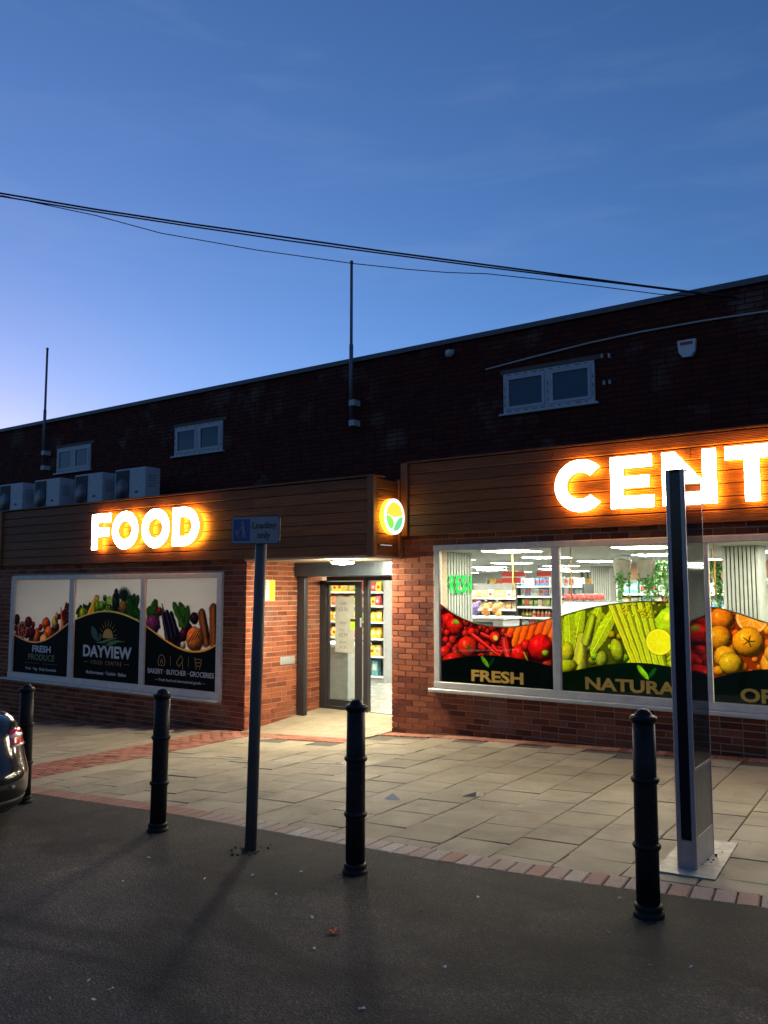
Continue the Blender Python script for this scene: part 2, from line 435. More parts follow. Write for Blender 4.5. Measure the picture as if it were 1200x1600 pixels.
# edging setts along the road
pcs = []; x = -15.0; 
while x < 1.2:
    w = .112; y = edge(x) + .106; sl = math.atan2(edge(x+.05)-edge(x-.05), .1)
    t = .12 if x < -5.6 else (.12 + (x+5.6)/1.7*.75 if x < -3.9 else (.87 if x < -3.0 else .62))  # redder left, paler middle: the lighting along the row put into the tint
    pcs.append((x, y, g(x, y) + .003, sl, max(0, min(1, t + R.uniform(-.16, .16))), R.uniform(-.012,.012), R.uniform(-.012,.012) - math.atan(.04)))
    x += w
lay(pcs, variants(6, .104, .20, .06, .006), SETT, pave, 'edging_sett', 150, 'edging_sett')

# red brick bands
pav = variants(6, .196, .094, .05, .005)
BAND = lambda y: -7.72 - .09*(y-4.8)                      # right side of the diagonal band
pcs = []; hpcs = []; y = 4.72; k = 0
while y < 8.5:
    xr = BAND(y)
    lay_row = [(-.1-.203*i, 0) for i in range(4)] if k % 2 == 0 else [(-.05, 1)]+[(-.2-.203*i, 0) for i in range(3)]+[(-.76, 1)]
    for dx_, half in lay_row:
        x = xr + dx_
        if y > edge(x) + .27: (hpcs if half else pcs).append((x, y, g(x, y) + R.uniform(0,.004), -.04, R.random(), 0, -.05))
    y += .101; k += 1
x = -8.2
while x < -6.25:
    for j in range(3): pcs.append((x, 8.44 - .101*j - .05*(x+8.2)/1.95*0, g(x, 8.4) + .001, 0, R.random(), 0, -.04))
    x += .203
x = -6.36
while x < 2:
    pcs.append((x, 9.02 - .015, g(x, 9) + .001, PI/2 + .05, R.random(), 0.02, 0)); x += .101
x = -17
while x < -8.5:
    pcs.append((x, 8.46, g(x, 8.46) + .001, PI/2, R.random(), 0, 0)); x += .101
lay(pcs, pav, PAVER, pave, 'brick_paver', 170, 'brick_paver')
lay(hpcs, variants(4, .095, .094, .05, .005), PAVER, pave, 'half_paver', 60, 'half_paver')

# concrete slabs
pcs = []; LX, LY = .404, .436
for i in range(-40, 8):
    off = (.5 if i % 2 else 0) + R.uniform(-.03, .03)
    for j in range(0, 14):
        yc = 4.35 + (j + off)*LY
        xc = -2.70 + i*LX - .05*(yc - 4.7)
        if yc - LY/2 < edge(xc) + .19: 
            continue
        if yc + LY/2 > (8.93 if xc > -6.4 else 8.2 if xc > -8.2 else 8.40): continue
        if BAND(yc) - .92 < xc + LX/2 - .03 and xc - LX/2 + .03 < BAND(yc): continue
        if -1.62 < xc < -1.20 and 4.9 < yc < 5.8: pass
        pcs.append((xc, yc, g(xc, yc) + R.choice((0, 0, .001, -.001, .003, -.003)), .05, R.random(), R.uniform(-.007,.007) + -.018, R.uniform(-.007,.007) - (.035 if xc > -5 else .055)))
lay(pcs, variants(7, LX-.007, LY-.007, .035, .004), SLAB, pave, 'paving_slab', 300, 'paving_slab')
# cut strips of slab beside the setts, the band and the doorway floor
mb = MB(); tv = []
def strip(x0, x1, y0, y1, f=gf):
    q = [(x0, y0), (x1, y0), (x1, y1), (x0, y1)]
    mb.add([(a, b, f(a, b) - .0005) for a, b in q] + [(a, b, f(a, b) - .03) for a, b in q],
           [(0,1,2,3), (0,4,5,1), (1,5,6,2), (2,6,7,3), (3,7,4,0)]); tv.extend([R.uniform(.3, .8)]*5)
for i in range(-40, 8):
    x0 = -2.70 + (i-.5)*LX; x1 = x0 + LX - .007; xm = (x0+x1)/2
    off = .5 if i % 2 else 0
    ys = [4.35 + (j+off)*LY - LY/2 for j in range(14)]
    first = min(y for y in ys if y >= edge(xm) + .19)
    e = edge(xm) + .212
    if first - e > .03 and not (BAND(4.8)-.95 < xm < BAND(4.8)+.1): strip(x0+.003, x1, e, first-.008, g)
yy = 4.74
while yy < 8.35:
    y1 = min(yy+.428, 8.38)
    for xa, xb in ((BAND(yy)-1.30, BAND(yy)-.82), (BAND(yy)+.004, BAND(yy)+.46)):
        if yy > edge(xa)+.2: strip(xa, xb, yy, y1, lambda a, b: g(a, b)-.0055)
    yy += .436
me = mb.mesh('cut_slab', True); tint_attr(me, tv); tag(link('cut_slab', me, pave, SLAB), kind='stuff')
for j in range(5):
    for i in range(5):
        mb = MB(); tv = []
        x0 = -8.45 + i*.425; y0 = 8.50 + j*.37
        strip(x0, x0+.419, y0, y0+.364 if j < 4 else 10.28)
        me = mb.mesh('doorway_slab', True); tint_attr(me, .75 + R.uniform(-.2,.2)); link('doorway_slab', me, pave, SLAB)
# faded painted line across the paving
mb = MB()
LINE = [(-9.4, 6.05), (-8.7, 6.23), (-8.1, 6.36), (-7.4, 6.5), (-6.9, 6.62), (-6.2, 6.72), (-5.7, 6.78), (-5.2, 6.86)]
for (xa, ya), (xb, yb) in zip(LINE[::1], LINE[1::1]):
    xe, ye = xa + (xb-xa)*R.uniform(.7, .97), ya + (yb-ya)*.9
    q = [(xa, ya-.012), (xe, ye-.012), (xe, ye+.012), (xa, ya+.012)]
    mb.add([(a, b, g(a, b) + .006) for a, b in q] + [(a, b, g(a, b) + .002) for a, b in q], [(0,1,2,3), (0,4,5,1), (1,5,6,2), (2,6,7,3), (3,7,4,0)])
tag(mb.build('painted_line', plain('worn_line_paint', (.42,.38,.30), .8, 0, .3, 20)), kind='structure')

# ------------------------------------------------------------------ the shop building
shop = thing('shop_building', 'long low red brick supermarket with timber fascias and lit windows', 'building', (-6, 9.5, 0))
shop.location = (0, 0, 0)
def brick_mesh(w, h, d, tint):
    a, b, c = w/2, h/2, .003
    vs = [(-a,0,-b),(a,0,-b),(a,0,b),(-a,0,b),(-a+c,-d,-b+c),(a-c,-d,-b+c),(a-c,-d,b-c),(-a+c,-d,b-c)]
    me = bpy.data.meshes.new('brick'); me.from_pydata(vs, [], [(4,5,6,7),(0,1,5,4),(1,2,6,5),(2,3,7,6),(3,0,4,7)])
    tint_attr(me, tint); me['t'] = tint; return me
BV = [brick_mesh(.215, .065, .009, i/6) for i in range(7)]
HV = [brick_mesh(.1025, .065, .009, i/6) for i in range(7)]
ALLB = []
def courses(wall, x0, x1, z0f, z1, holes, P0, rz, up=False, zlo=-1.2):
    """stretcher-bonded bricks on the plane through P0, local x along the wall; real pieces"""
    k0 = int(zlo/.075); out = []
    for k in range(k0, int(z1/.075)+1):
        zc = k*.075 + .0375
        if zc + .034 > z1: continue
        x = x0 + (.05125+.01 if k % 2 else .1075) - 0
        first = True; xa = x0
        while xa < x1 - .04:
            w = .215
            if first and k % 2: w = .1025
            first = False
            if R.random() < .03: w = .1025
            xb = min(xa + w, x1)
            if x1 - xb < .06: xb = x1
            segs = [(xa, xb)]
            for hx0, hx1, hz0, hz1 in holes:
                if zc + .0325 > hz0 and zc - .0325 < hz1:
                    n = []
                    for a, b in segs:
                        if b <= hx0 or a >= hx1: n.append((a, b)); continue
                        if a < hx0 - .02: n.append((a, hx0))
                        if b > hx1 + .02: n.append((hx1, b))
                    segs = n
            for a, b in segs:
                wx, wy = P0[0] + math.cos(rz)*(a+b)/2, P0[1] + math.sin(rz)*(a+b)/2
                if z0f is not None and zc + .03 < z0f(wx, wy): continue
                out.append((a, b, zc, wx, wy))
            xa = xb + .010
    for a, b, zc, wx, wy in out:
        ALLB.append((size_on_screen(wx, wy, zc) * (.3 if up else 1) * (1 if abs(b-a-.215) < .002 or abs(b-a-.1025) < .002 else 0), wall, a, b, zc, wx, wy, rz, up))

wl = MB()
wl.box((-22, 8.612, -1.4), (-14.40, 8.9, 2.42)); wl.box((-14.40, 8.612, -1.4), (-8.93, 8.9, .03)); wl.box((-14.40, 8.612, 1.83), (-8.93, 8.9, 2.42)); wl.box((-8.93, 8.612, -1.4), (-8.462, 8.9, 2.42))
WL = wl.build('left_wall', MORTAR, shop)
# the left window opening is a shallow recess: poster panels stand in it
RTN = MB().box((-8.75, 8.9, -1.0), (-8.462, 10.5, 2.03), 0).build('return_wall', MORTAR, shop)
wr = MB()
wr.box((-6.318, 9.212, -.8), (-5.64, 9.5, 2.36)); wr.box((-5.64, 9.212, -.8), (4, 9.5, .34)); wr.box((-5.64, 9.212, 2.17), (4, 9.5, 2.36)); wr.box((1.11, 9.212, .34), (4, 9.5, 2.17))
wr.box((-6.318, 9.5, -.8), (-6.05, 10.5, 2.30))
WR = wr.build('right_wall', MORTAR, shop)
wu = MB(); wu.box((-30, 10.862, 2.5), (6, 11.2, 5.44))
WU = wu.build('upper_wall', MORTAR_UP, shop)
courses(WL, 0, 22-8.45, lambda x, y: g(x, 8.6)-.03, 2.42, [(22-14.42, 22-8.91, -.03, 1.85)], (-22, 8.611), 0)
courses(RTN, 0, 1.72, lambda x, y: gf(-8.4, y)-.03, 2.03, [], (-8.463, 8.602), PI/2)
courses(WR, 0, 10.3, lambda x, y: g(x, 9.2)-.03, 2.36, [(.68, 7.45, .30, 2.165)], (-6.33, 9.211), 0)
UPW = [(-16.63, -15.40, 4.20, 4.76), (-12.68, -11.34, 4.22, 4.79), (-5.44, -4.04, 4.18, 4.77)]
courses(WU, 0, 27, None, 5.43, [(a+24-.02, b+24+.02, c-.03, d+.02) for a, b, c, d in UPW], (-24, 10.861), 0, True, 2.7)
ALLB.sort(key=lambda q: -q[0])
nb = 0; rest = {}
for s_, wall, a, b, zc, wx, wy, rz, up in ALLB:
    if s_ > 0 and nb < 300:
        vv = BV if b-a > .2 else HV
        o = bpy.data.objects.new('brick', R.choice(vv)); C.objects.link(o); o.parent = wall
        if not o.data.materials: o.data.materials.append(BRICK)
        o.location = (wx, wy, zc + R.uniform(-.0015,.0015)); o.rotation_euler = (R.uniform(-.006,.006), 0, rz + R.uniform(-.004,.004)); nb += 1
    else: rest.setdefault(wall.name, (wall, up, []))[2].append((a, b, zc, wx, wy, rz))
for wall, up, L in rest.values():
    vs = []; fs = []; tv = []
    for a, b, zc, wx, wy, rz in L:
        h, c, d = .0325, .003, .009 + R.uniform(-.002,.002); w = (b-a)/2; n = len(vs); co, si = math.cos(rz), math.sin(rz)
        for lx, ly, lz in ((-w,0,-h),(w,0,-h),(w,0,h),(-w,0,h),(-w+c,-d,-h+c),(w-c,-d,-h+c),(w-c,-d,h-c),(-w+c,-d,h-c)):
            vs.append((wx + lx*co - ly*si, wy + lx*si + ly*co, zc + lz))
        fs += [tuple(n+i for i in f) for f in ((4,5,6,7),(0,1,5,4),(1,2,6,5),(2,3,7,6),(3,0,4,7))]; tv += [R.random()]*5
    me = bpy.data.meshes.new('brickwork'); me.from_pydata(vs, [], fs); tint_attr(me, tv)
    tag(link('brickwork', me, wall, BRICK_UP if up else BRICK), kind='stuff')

# roofs, coping, soffit
MB().box((-30, 8.72, 2.60), (-6.2, 10.86, 2.92)).build('flat_roof', ROOF, shop)
MB().box((-6.1, 9.3, 3.0), (6, 10.86, 3.22)).build('flat_roof', ROOF, shop)
MB().box((-30, 11.2, 5.30), (6, 36, 5.40)).build('flat_roof', ROOF, shop)
mb = MB(); mb.box((-30, 10.80, 5.44), (6, 11.26, 5.475)); mb.box((-30, 10.80, 5.40), (6, 10.815, 5.44)); mb.build('coping', COPING, shop)
mb = MB(); mb.box((-8.455, 8.56, 2.005), (-6.17, 10.4, 2.035)); mb.build('soffit', SOFFIT, shop)
mb = MB(); mb.box((-30, 8.56, 2.405), (-8.47, 8.6, 2.42)); 

# timber fascias: reeded boards, each its own piece
def board(name, parent, x0, x1, y, z0, h, axis='x', m=None, ribs=7, depth=.028):
    prof = [(0, z0)]                                       # (out, z)
    rp = (h-.012)/ribs
    prof.append((depth-.006, z0)); prof.append((depth, z0+.006))
    for k in range(ribs):
        z = z0 + .006 + k*rp
        prof += [(depth, z + rp*.62), (depth-.0065, z + rp*.70), (depth-.0095, z + rp*.92)]
        if k < ribs-1: prof.append((depth, z + rp))
    prof += [(depth-.006, z0+h-.006), (0, z0+h-.005)]
    n = len(prof)
    if axis == 'x': vs = [(x0, y-o, z) for o, z in prof] + [(x1, y-o, z) for o, z in prof]
    else: vs = [(y+o, x0, z) for o, z in prof] + [(y+o, x1, z) for o, z in prof]
    fs = [(i, i+1, i+1+n, i+n) for i in range(n-1)] + [tuple(range(n)), tuple(range(2*n-1, n-1, -1))]
    mb = MB(); mb.add(vs, fs); me = mb.mesh(name); tint_attr(me, R.random())
    return link(name, me, parent, m or WOOD)
FL = MB().box((-22, 8.562, 2.035), (-6.172, 8.72, 3.05)).build('left_fascia', plain('fascia_batten', (.02,.012,.008), .8), shop)
BH = .1445
for r in range(7):
    xs = [-21.9, -18.2, -14.86]
    for a, b in zip(xs, xs[1:]): board('plank', FL, a+.002, b-.002, 8.562, 2.035+r*BH, BH-.004)
    x = -14.72; cut = [-11.9 + (r % 3)*.75, -8.9 + ((r*2) % 3)*.62]
    xs = [x] + cut + [-6.26]
    for a, b in zip(xs, xs[1:]): board('plank', FL, a+.002, b-.002, 8.562, 2.035+r*BH, BH-.004)
def upright(x0, x1, y0, y1, z0, z1, parent):
    mb = MB(); mb.bbox((x0, y0, z0), (x1, y1, z1), .006); me = mb.mesh('corner_board'); tint_attr(me, R.random()); return link('corner_board', me, parent, WOOD_V)
upright(-14.85, -14.73, 8.50, 8.56, 2.03, 3.06, FL)
upright(-6.25, -6.14, 8.515, 8.60, 2.02, 3.065, FL)
# return face carrying the round sign
for r in range(7): board('plank', FL, 8.605, 9.08, -6.172, 2.035+r*BH, BH-.004, 'y', WOOD_Y)
upright(-6.17, -6.125, 9.085, 9.19, 2.02, 3.065, FL)
cap = MB(); cap.box((-22, 8.50, 3.052), (-6.12, 8.75, 3.072)); cap.build('fascia_cap', WOOD_V, FL)
tint_attr(bpy.data.objects['fascia_cap'].data, .2)
FR = MB().box((-6.10, 9.162, 2.305), (4, 9.32, 3.27)).build('right_fascia', bpy.data.materials['fascia_batten'], shop)
for r in range(7):
    h = .1385
    xs = [-6.0, -3.95 + (r % 3)*.8, -.7 + (r % 2)*.6, 1.9, 4]
    for a, b in zip(xs, xs[1:]): board('plank', FR, a+.002, b-.002, 9.162, 2.305+r*h, h-.004)
upright(-6.115, -6.005, 9.10, 9.16, 2.30, 3.285, FR)
cap = MB(); cap.box((-6.0, 9.10, 3.277), (4, 9.34, 3.295)); o = cap.build('fascia_cap', WOOD_V, FR); tint_attr(o.data, .2)

# ------------------------------------------------------------------ illuminated letters
def arc(cx, cz, rx, rz, a0, a1, n=20):
    return [(cx + rx*math.cos(math.radians(a0 + (a1-a0)*i/n)), cz + rz*math.sin(math.radians(a0 + (a1-a0)*i/n))) for i in range(n+1)]
def glyph(ch, w, h, s):
    """outlines (closed loops) of bold geometric capitals; s = stroke"""
    if ch == 'F': return [[(0,0),(s,0),(s,h*.36),(w*.9,h*.36),(w*.9,h*.36+s*.92),(s,h*.36+s*.92),(s,h-s*.92),(w,h-s*.92),(w,h),(0,h)]]
    if ch == 'E': return [[(0,0),(w,0),(w,s*.92),(s,s*.92),(s,h/2-s*.45),(w*.9,h/2-s*.45),(w*.9,h/2+s*.45),(s,h/2+s*.45),(s,h-s*.92),(w*.97,h-s*.92),(w*.97,h),(0,h)]]
    if ch == 'T': return [[(w/2-s/2,0),(w/2+s/2,0),(w/2+s/2,h-s*.95),(w,h-s*.95),(w,h),(0,h),(0,h-s*.95),(w/2-s/2,h-s*.95)]]
    if ch == 'N': return [[(0,0),(s*.98,0),(s*.98,h*.58),(w-s*.98,0),(w,0),(w,h),(w-s*.98,h),(w-s*.98,h*.42),(s*.98,h),(0,h)]]
    if ch == 'O': return [arc(w/2,h/2,w/2,h/2+.012,0,354,42), arc(w/2,h/2,w/2-s,h/2-s*.92,0,354,42)]
    if ch == 'D': return [[(0,0),(w*.42,0)] + arc(w*.42,h/2,w*.58,h/2,-88,88,22) + [(w*.42,h),(0,h)],
                          [(s,s*.92),(w*.42,s*.92)] + arc(w*.42,h/2,w*.58-s,h/2-s*.92,-86,86,18) + [(w*.42,h-s*.92),(s,h-s*.92)]]
    if ch == 'C': return [arc(w*.52,h/2,w*.52,h/2+.012,42,318,40) + arc(w*.52,h/2,w*.52-s,h/2-s*.92,314,46,34)]
    if ch == 'R': return [[(0,0),(s,0),(s,h*.3),(w*.46,h*.3),(w*.72,0),(w,0),(w*.7,h*.34)] + arc(w*.56,h*.655,w*.40,h*.345,-62,90,14) + [(0,h)],
                          [(s,h*.3+s*.9),(w*.52,h*.3+s*.9)] + arc(w*.52,h*.66,w*.2,h*.16,-80,80,10) + [(w*.52,h-s*.85),(s,h-s*.85)]]
def letter(ch, x, z, w, h, s, yf, yb, parent):
    cu = bpy.data.curves.new('letter', 'CURVE'); cu.dimensions = '2D'; cu.fill_mode = 'BOTH'; cu.extrude = (yb-yf)/2
    for lp in glyph(ch, w, h, s):
        sp = cu.splines.new('POLY'); sp.points.add(len(lp)-1); sp.use_cyclic_u = True
        for p, (a, b) in zip(sp.points, lp): p.co = (a, b, 0, 1)
    o = bpy.data.objects.new('tmp', cu); me = bpy.data.meshes.new_from_object(o); bpy.data.objects.remove(o)
    bm = bmesh.new(); bm.from_mesh(me); bmesh.ops.remove_doubles(bm, verts=bm.verts[:], dist=1e-5); bmesh.ops.recalc_face_normals(bm, faces=bm.faces[:])
    for f in bm.faces: f.material_index = 0 if f.normal.z > .5 else (2 if f.normal.z < -.5 else 1)
    bm.to_mesh(me); bm.free()
    ob = link('letter', me, parent, [FACE, SIDE, HALO])
    ob.location = (x, (yf+yb)/2, z); ob.rotation_euler = (PI/2, 0, 0)
    return ob
fs_ = thing('lit_shop_sign', 'glowing white block letters FOOD with amber sides on the left timber fascia', 'shop sign', (-10.5, 8.5, 2.25))
def inv(ob, root):
    ob.parent = root; ob.location = ob.location - root.location
for ch, x, w in (('F', -11.786, .495), ('O', -11.25, .64), ('O', -10.518, .645), ('D', -9.797, .58)):
    inv(letter(ch, x, 2.25, w, .582, .152, 8.375, 8.472, None), fs_)
cs_ = thing('lit_shop_sign', 'glowing white block letters CENTRE with amber edges on the right timber fascia', 'shop sign', (-2.2, 9.05, 2.5))
for ch, x, w in (('C', -3.859, .595), ('E', -3.192, .478), ('N', -2.619, .56), ('T', -1.969, .51), ('R', -1.36, .54), ('E', -.74, .478)):
    inv(letter(ch, x, 2.497, w, .577, .142, 8.985, 9.068, None), cs_)

# round logo sign on the return of the canopy
ls = thing('round_logo_sign', 'round lit logo sign of yellow sun over two green leaves on the canopy side', 'shop sign', (-6.144, 8.845, 2.545), PI/2)
rr = .235
ringp = [(rr*math.cos(2*PI*i/48), rr*math.sin(2*PI*i/48)) for i in range(48)]
mb = MB(); mb.prism(ringp, -.105, -.036)
SIGN_Y = emit('logo_rim', (1, .55, .03), 3.0)
mb.build('rim', SIGN_Y, ls); mb = MB(); mb.prism([(x*.97, z*.97) for x, z in ringp], -.0355, -.0345); mb.build('back_glow', emit('logo_back_glow', (1, .42, .03), 16.0), ls)
mb = MB(); mb.prism(ringp, -.108, -.1055); mb.build('white_face', emit('logo_white', (1,1,1), 1.6), ls)
ri = .188
def clipcirc(f, n=60):
    pts = []
    for i in range(n):
        for r_ in (0,): pass
    return pts
sun_poly = [(ri*math.cos(a), ri*math.sin(a)) for a in [math.radians(8 + 164*i/28) for i in range(29)]]
sun_poly += [(-.06, .0), (0, -.012), (.06, .0)]
mb = MB(); mb.prism(sun_poly, -.111, -.1085); mb.build('yellow_sun', emit('logo_yellow', (1,.66,.06), 1.35), ls)
leafl = [(-.185, .015), (-.10, .0), (-.03, -.05), (-.012, -.10), (-.05, -.155), (-.09, -.165)] + [(ri*math.cos(math.radians(a)), ri*math.sin(math.radians(a))) for a in (235, 222, 208, 196, 186)]
mb = MB(); mb.prism(leafl, -.111, -.1085); mb.build('light_green_leaf', emit('logo_lime', (.30,.85,.10), 1.15), ls)
leafr = [(.186, .01), (.09, -.02), (.03, -.075), (-.005, -.125), (-.03, -.182)] + [(ri*math.cos(math.radians(a)), ri*math.sin(math.radians(a))) for a in (272, 288, 304, 320, 336, 350)]
mb = MB(); mb.prism(leafr, -.111, -.1085); mb.build('green_leaf', emit('logo_green', (.16,.70,.30), 1.15), ls)

# ------------------------------------------------------------------ print painter (flat print only)
class Print:
    def __init__(s, w, h, res, bg):
        s.w, s.h, s.res = w, h, res; s.W, s.H = int(w*res), int(h*res)
        s.a = np.ones((s.H, s.W, 3), np.float32)*np.array(bg, np.float32)
        s.rng = np.random.default_rng(5)
        s.X, s.Y = np.meshgrid((np.arange(s.W)+.5)/res, (np.arange(s.H)+.5)/res)
        n = s.rng.random((s.H//6+2, s.W//6+2)).astype(np.float32)
        yi = np.arange(s.H)//6; xi = np.arange(s.W)//6
        s.n = (n[yi][:, xi]*.4 + s.rng.random((s.H, s.W)).astype(np.float32)*.6); s.dy = 0
        def soft(step):
            q = s.rng.random((s.H//step+3, s.W//step+3)).astype(np.float32); fy, fx = np.arange(s.H)/step, np.arange(s.W)/step
            y0, x0 = fy.astype(int), fx.astype(int); ty, tx = (fy-y0)[:, None], (fx-x0)[None, :]; ty = ty*ty*(3-2*ty); tx = tx*tx*(3-2*tx)
            return (q[y0][:, x0]*(1-tx)+q[y0][:, x0+1]*tx)*(1-ty)+(q[y0+1][:, x0]*(1-tx)+q[y0+1][:, x0+1]*tx)*ty
        s.lf = soft(22)*.6 + soft(9)*.4; s.lf2 = soft(11)*.5 + soft(5)*.5
    def win(s, cx, cy, r):
        x0, x1 = max(0, int((cx-r)*s.res)), min(s.W, int((cx+r)*s.res)+1); y0, y1 = max(0, int((cy-r)*s.res)), min(s.H, int((cy+r)*s.res)+1)
        return (slice(y0, y1), slice(x0, x1)) if x1 > x0 and y1 > y0 else None
    def put(s, q, al, col):
        s.a[q] = s.a[q]*(1-al[..., None]) + col*al[..., None]
    def ell(s, cx, cy, rx, ry, rot, col, spec=.55, lobes=0, amb=.24, mott=.16):
        cy += s.dy; spec *= .62
        q = s.win(cx, cy, max(rx, ry)*1.15)
        if q is None: return
        dx, dy = s.X[q]-cx, s.Y[q]-cy; c, k = math.cos(rot), math.sin(rot)
        u, v = (dx*c+dy*k)/rx, (-dx*k+dy*c)/ry; d = np.sqrt(u*u+v*v); th = np.arctan2(v, u)
        d = d*(1+.16*(s.lf[q]-.5))
        if lobes: d = d*(1+.07*np.abs(np.sin(th*lobes/2)))
        soft = 1.5/(s.res*min(rx, ry)); s.put(q, np.clip((1.10-d)/.12, 0, 1)*.55, np.array([.02,.015,.01]))
        al = np.clip((1-d)/soft, 0, 1); nz = np.sqrt(np.clip(1-d*d, 0, 1))
        nx, ny = u*c-v*k, u*k+v*c
        if lobes: nx = nx + .35*np.cos(th*lobes)*d
        lam = np.clip(nx*-.42+ny*.52+nz*.74, 0, 1); sh = amb+.85*lam
        col_ = np.array(col)*sh[..., None]*(1-mott+2*mott*s.n[q][..., None])*(.78+.44*s.lf2[q][..., None])*np.stack([1+0*u, 1+.35*(s.lf[q]-.5), 1+0*u], -1)
        hl = np.clip(1-((u+.34*c-.3*k)**2*1.8+(v-.36)**2*.8+.12*(s.lf2[q]-.5))/.045, 0, 1)**1.2*spec
        s.put(q, al, np.clip(col_+hl[..., None], 0, 1))
    def cap(s, x0, y0, x1, y1, r0, r1, col, spec=.25, stripes=0):
        y0 += s.dy; y1 += s.dy
        L = math.hypot(x1-x0, y1-y0); q = s.win((x0+x1)/2, (y0+y1)/2, L/2+max(r0, r1)*1.2)
        if q is None: return
        ux, uy = (x1-x0)/L, (y1-y0)/L; dx, dy = s.X[q]-x0, s.Y[q]-y0
        t = np.clip((dx*ux+dy*uy)/L, 0, 1); bend = (s.lf[q]-.5)*max(r0, r1)*.3; px_, py_ = dx-t*L*ux+bend*-uy, dy-t*L*uy+bend*ux
        r = r0+(r1-r0)*t; d = np.hypot(px_, py_)/np.maximum(r, 1e-4); sg = (px_*-uy+py_*ux)/np.maximum(r, 1e-4)
        s.put(q, np.clip((1.2-d)/.2, 0, 1)*.5, np.array([.02,.015,.01]))
        al = np.clip((1-d)*r*s.res/1.5, 0, 1); sgn = 1 if -uy*-.5+ux*.6 > 0 else -1
        sh = .3+.8*np.clip(np.sqrt(np.clip(1-d*d, 0, 1))*.75+sg*sgn*.45, 0, 1)
        if stripes: sh = sh*(.8+.2*np.cos(sg*stripes))
        hl = np.exp(-((sg*sgn-.45)/.16)**2)*spec*(d < .95)
        s.put(q, al, np.clip(np.array(col)*sh[..., None]*(.82+.2*s.n[q][..., None]+.2*s.lf2[q][..., None])+hl[..., None]*.6, 0, 1))
    def slice(s, cx, cy, r, rind, flesh, pith=(.95,.9,.7), seg=9):
        cy += s.dy
        q = s.win(cx, cy, r*1.1)
        if q is None: return
        dx, dy = s.X[q]-cx, s.Y[q]-cy; d = np.hypot(dx, dy)/r; th = np.arctan2(dy, dx)
        s.put(q, np.clip((1.08-d)/.1, 0, 1)*.5, np.array([.02,.015,.01])); al = np.clip((1-d)*r*s.res/1.5, 0, 1)
        s.put(q, al, np.array(rind)); s.put(q, np.clip((.93-d)*r*s.res/1.5, 0, 1), np.array(pith))
        w = np.abs(((th/(2*PI)*seg) % 1)-.5)*2
        f = np.clip((.84-d)*r*s.res/1.5, 0, 1)*np.clip((1-w)*d*9, 0, 1)*(d > .06)
        s.put(q, f, np.array(flesh)*(.85+.3*s.n[q][..., None]))
    def leaf(s, cx, cy, L, W, rot, col, vein=True):
        cy += s.dy
        q = s.win(cx, cy, L*.6)
        if q is None: return
        dx, dy = s.X[q]-cx, s.Y[q]-cy; c, k = math.cos(rot), math.sin(rot); u, v = (dx*c+dy*k)/(L/2), (-dx*k+dy*c)/(W/2)
        e = np.sqrt(np.clip(1-np.abs(u)**1.8, 0, 1)); d = np.abs(v)/np.maximum(e, .01)*(1+.35*(s.lf2[q]-.5))
        s.put(q, np.clip((1.25-d)/.3, 0, 1)*(np.abs(u) < 1)*.35, np.array([.02,.02,.01]))
        al = np.clip((1-d)*W*s.res/3, 0, 1)*(np.abs(u) < 1)
        sh = (.50+.30*np.clip(v*2, 0, 1)+.05*np.cos(u*26+np.abs(v)*9)+.45*s.lf2[q])*(.88+.24*s.n[q]) if vein else np.ones_like(u)
        cc = np.array(col)*sh[..., None]
        if vein: cc = np.where((np.abs(v) < .06)[..., None], np.array(col)*1.35, cc)
        s.put(q, al, np.clip(cc, 0, 1))
    def below(s, fn, col, soft=1.5):
        fx = fn(s.X[0])[None, :]; s.put((slice(None), slice(None)), np.clip((fx-s.Y)*s.res/soft, 0, 1), np.array(col, np.float32))
    def band(s, fn, half, col):
        fx = fn(s.X[0])[None, :]; s.put((slice(None), slice(None)), np.clip((half-np.abs(fx-s.Y))*s.res+.5, 0, 1), np.array(col, np.float32))
    def image(s, name):
        im = bpy.data.images.new(name, s.W, s.H); im.colorspace_settings.name = 'sRGB'
        px4 = np.ones((s.H, s.W, 4), np.float32); px4[..., :3] = np.clip(s.a, 0, 1); im.pixels.foreach_set(px4.ravel()); im.update(); im.pack(); return im
def curve(pts):
    xs = np.array([p[0] for p in pts]); zs = np.array([p[1] for p in pts])
    co = np.polyfit(xs, zs, min(4, len(pts)-1)); return lambda x: np.polyval(co, x)

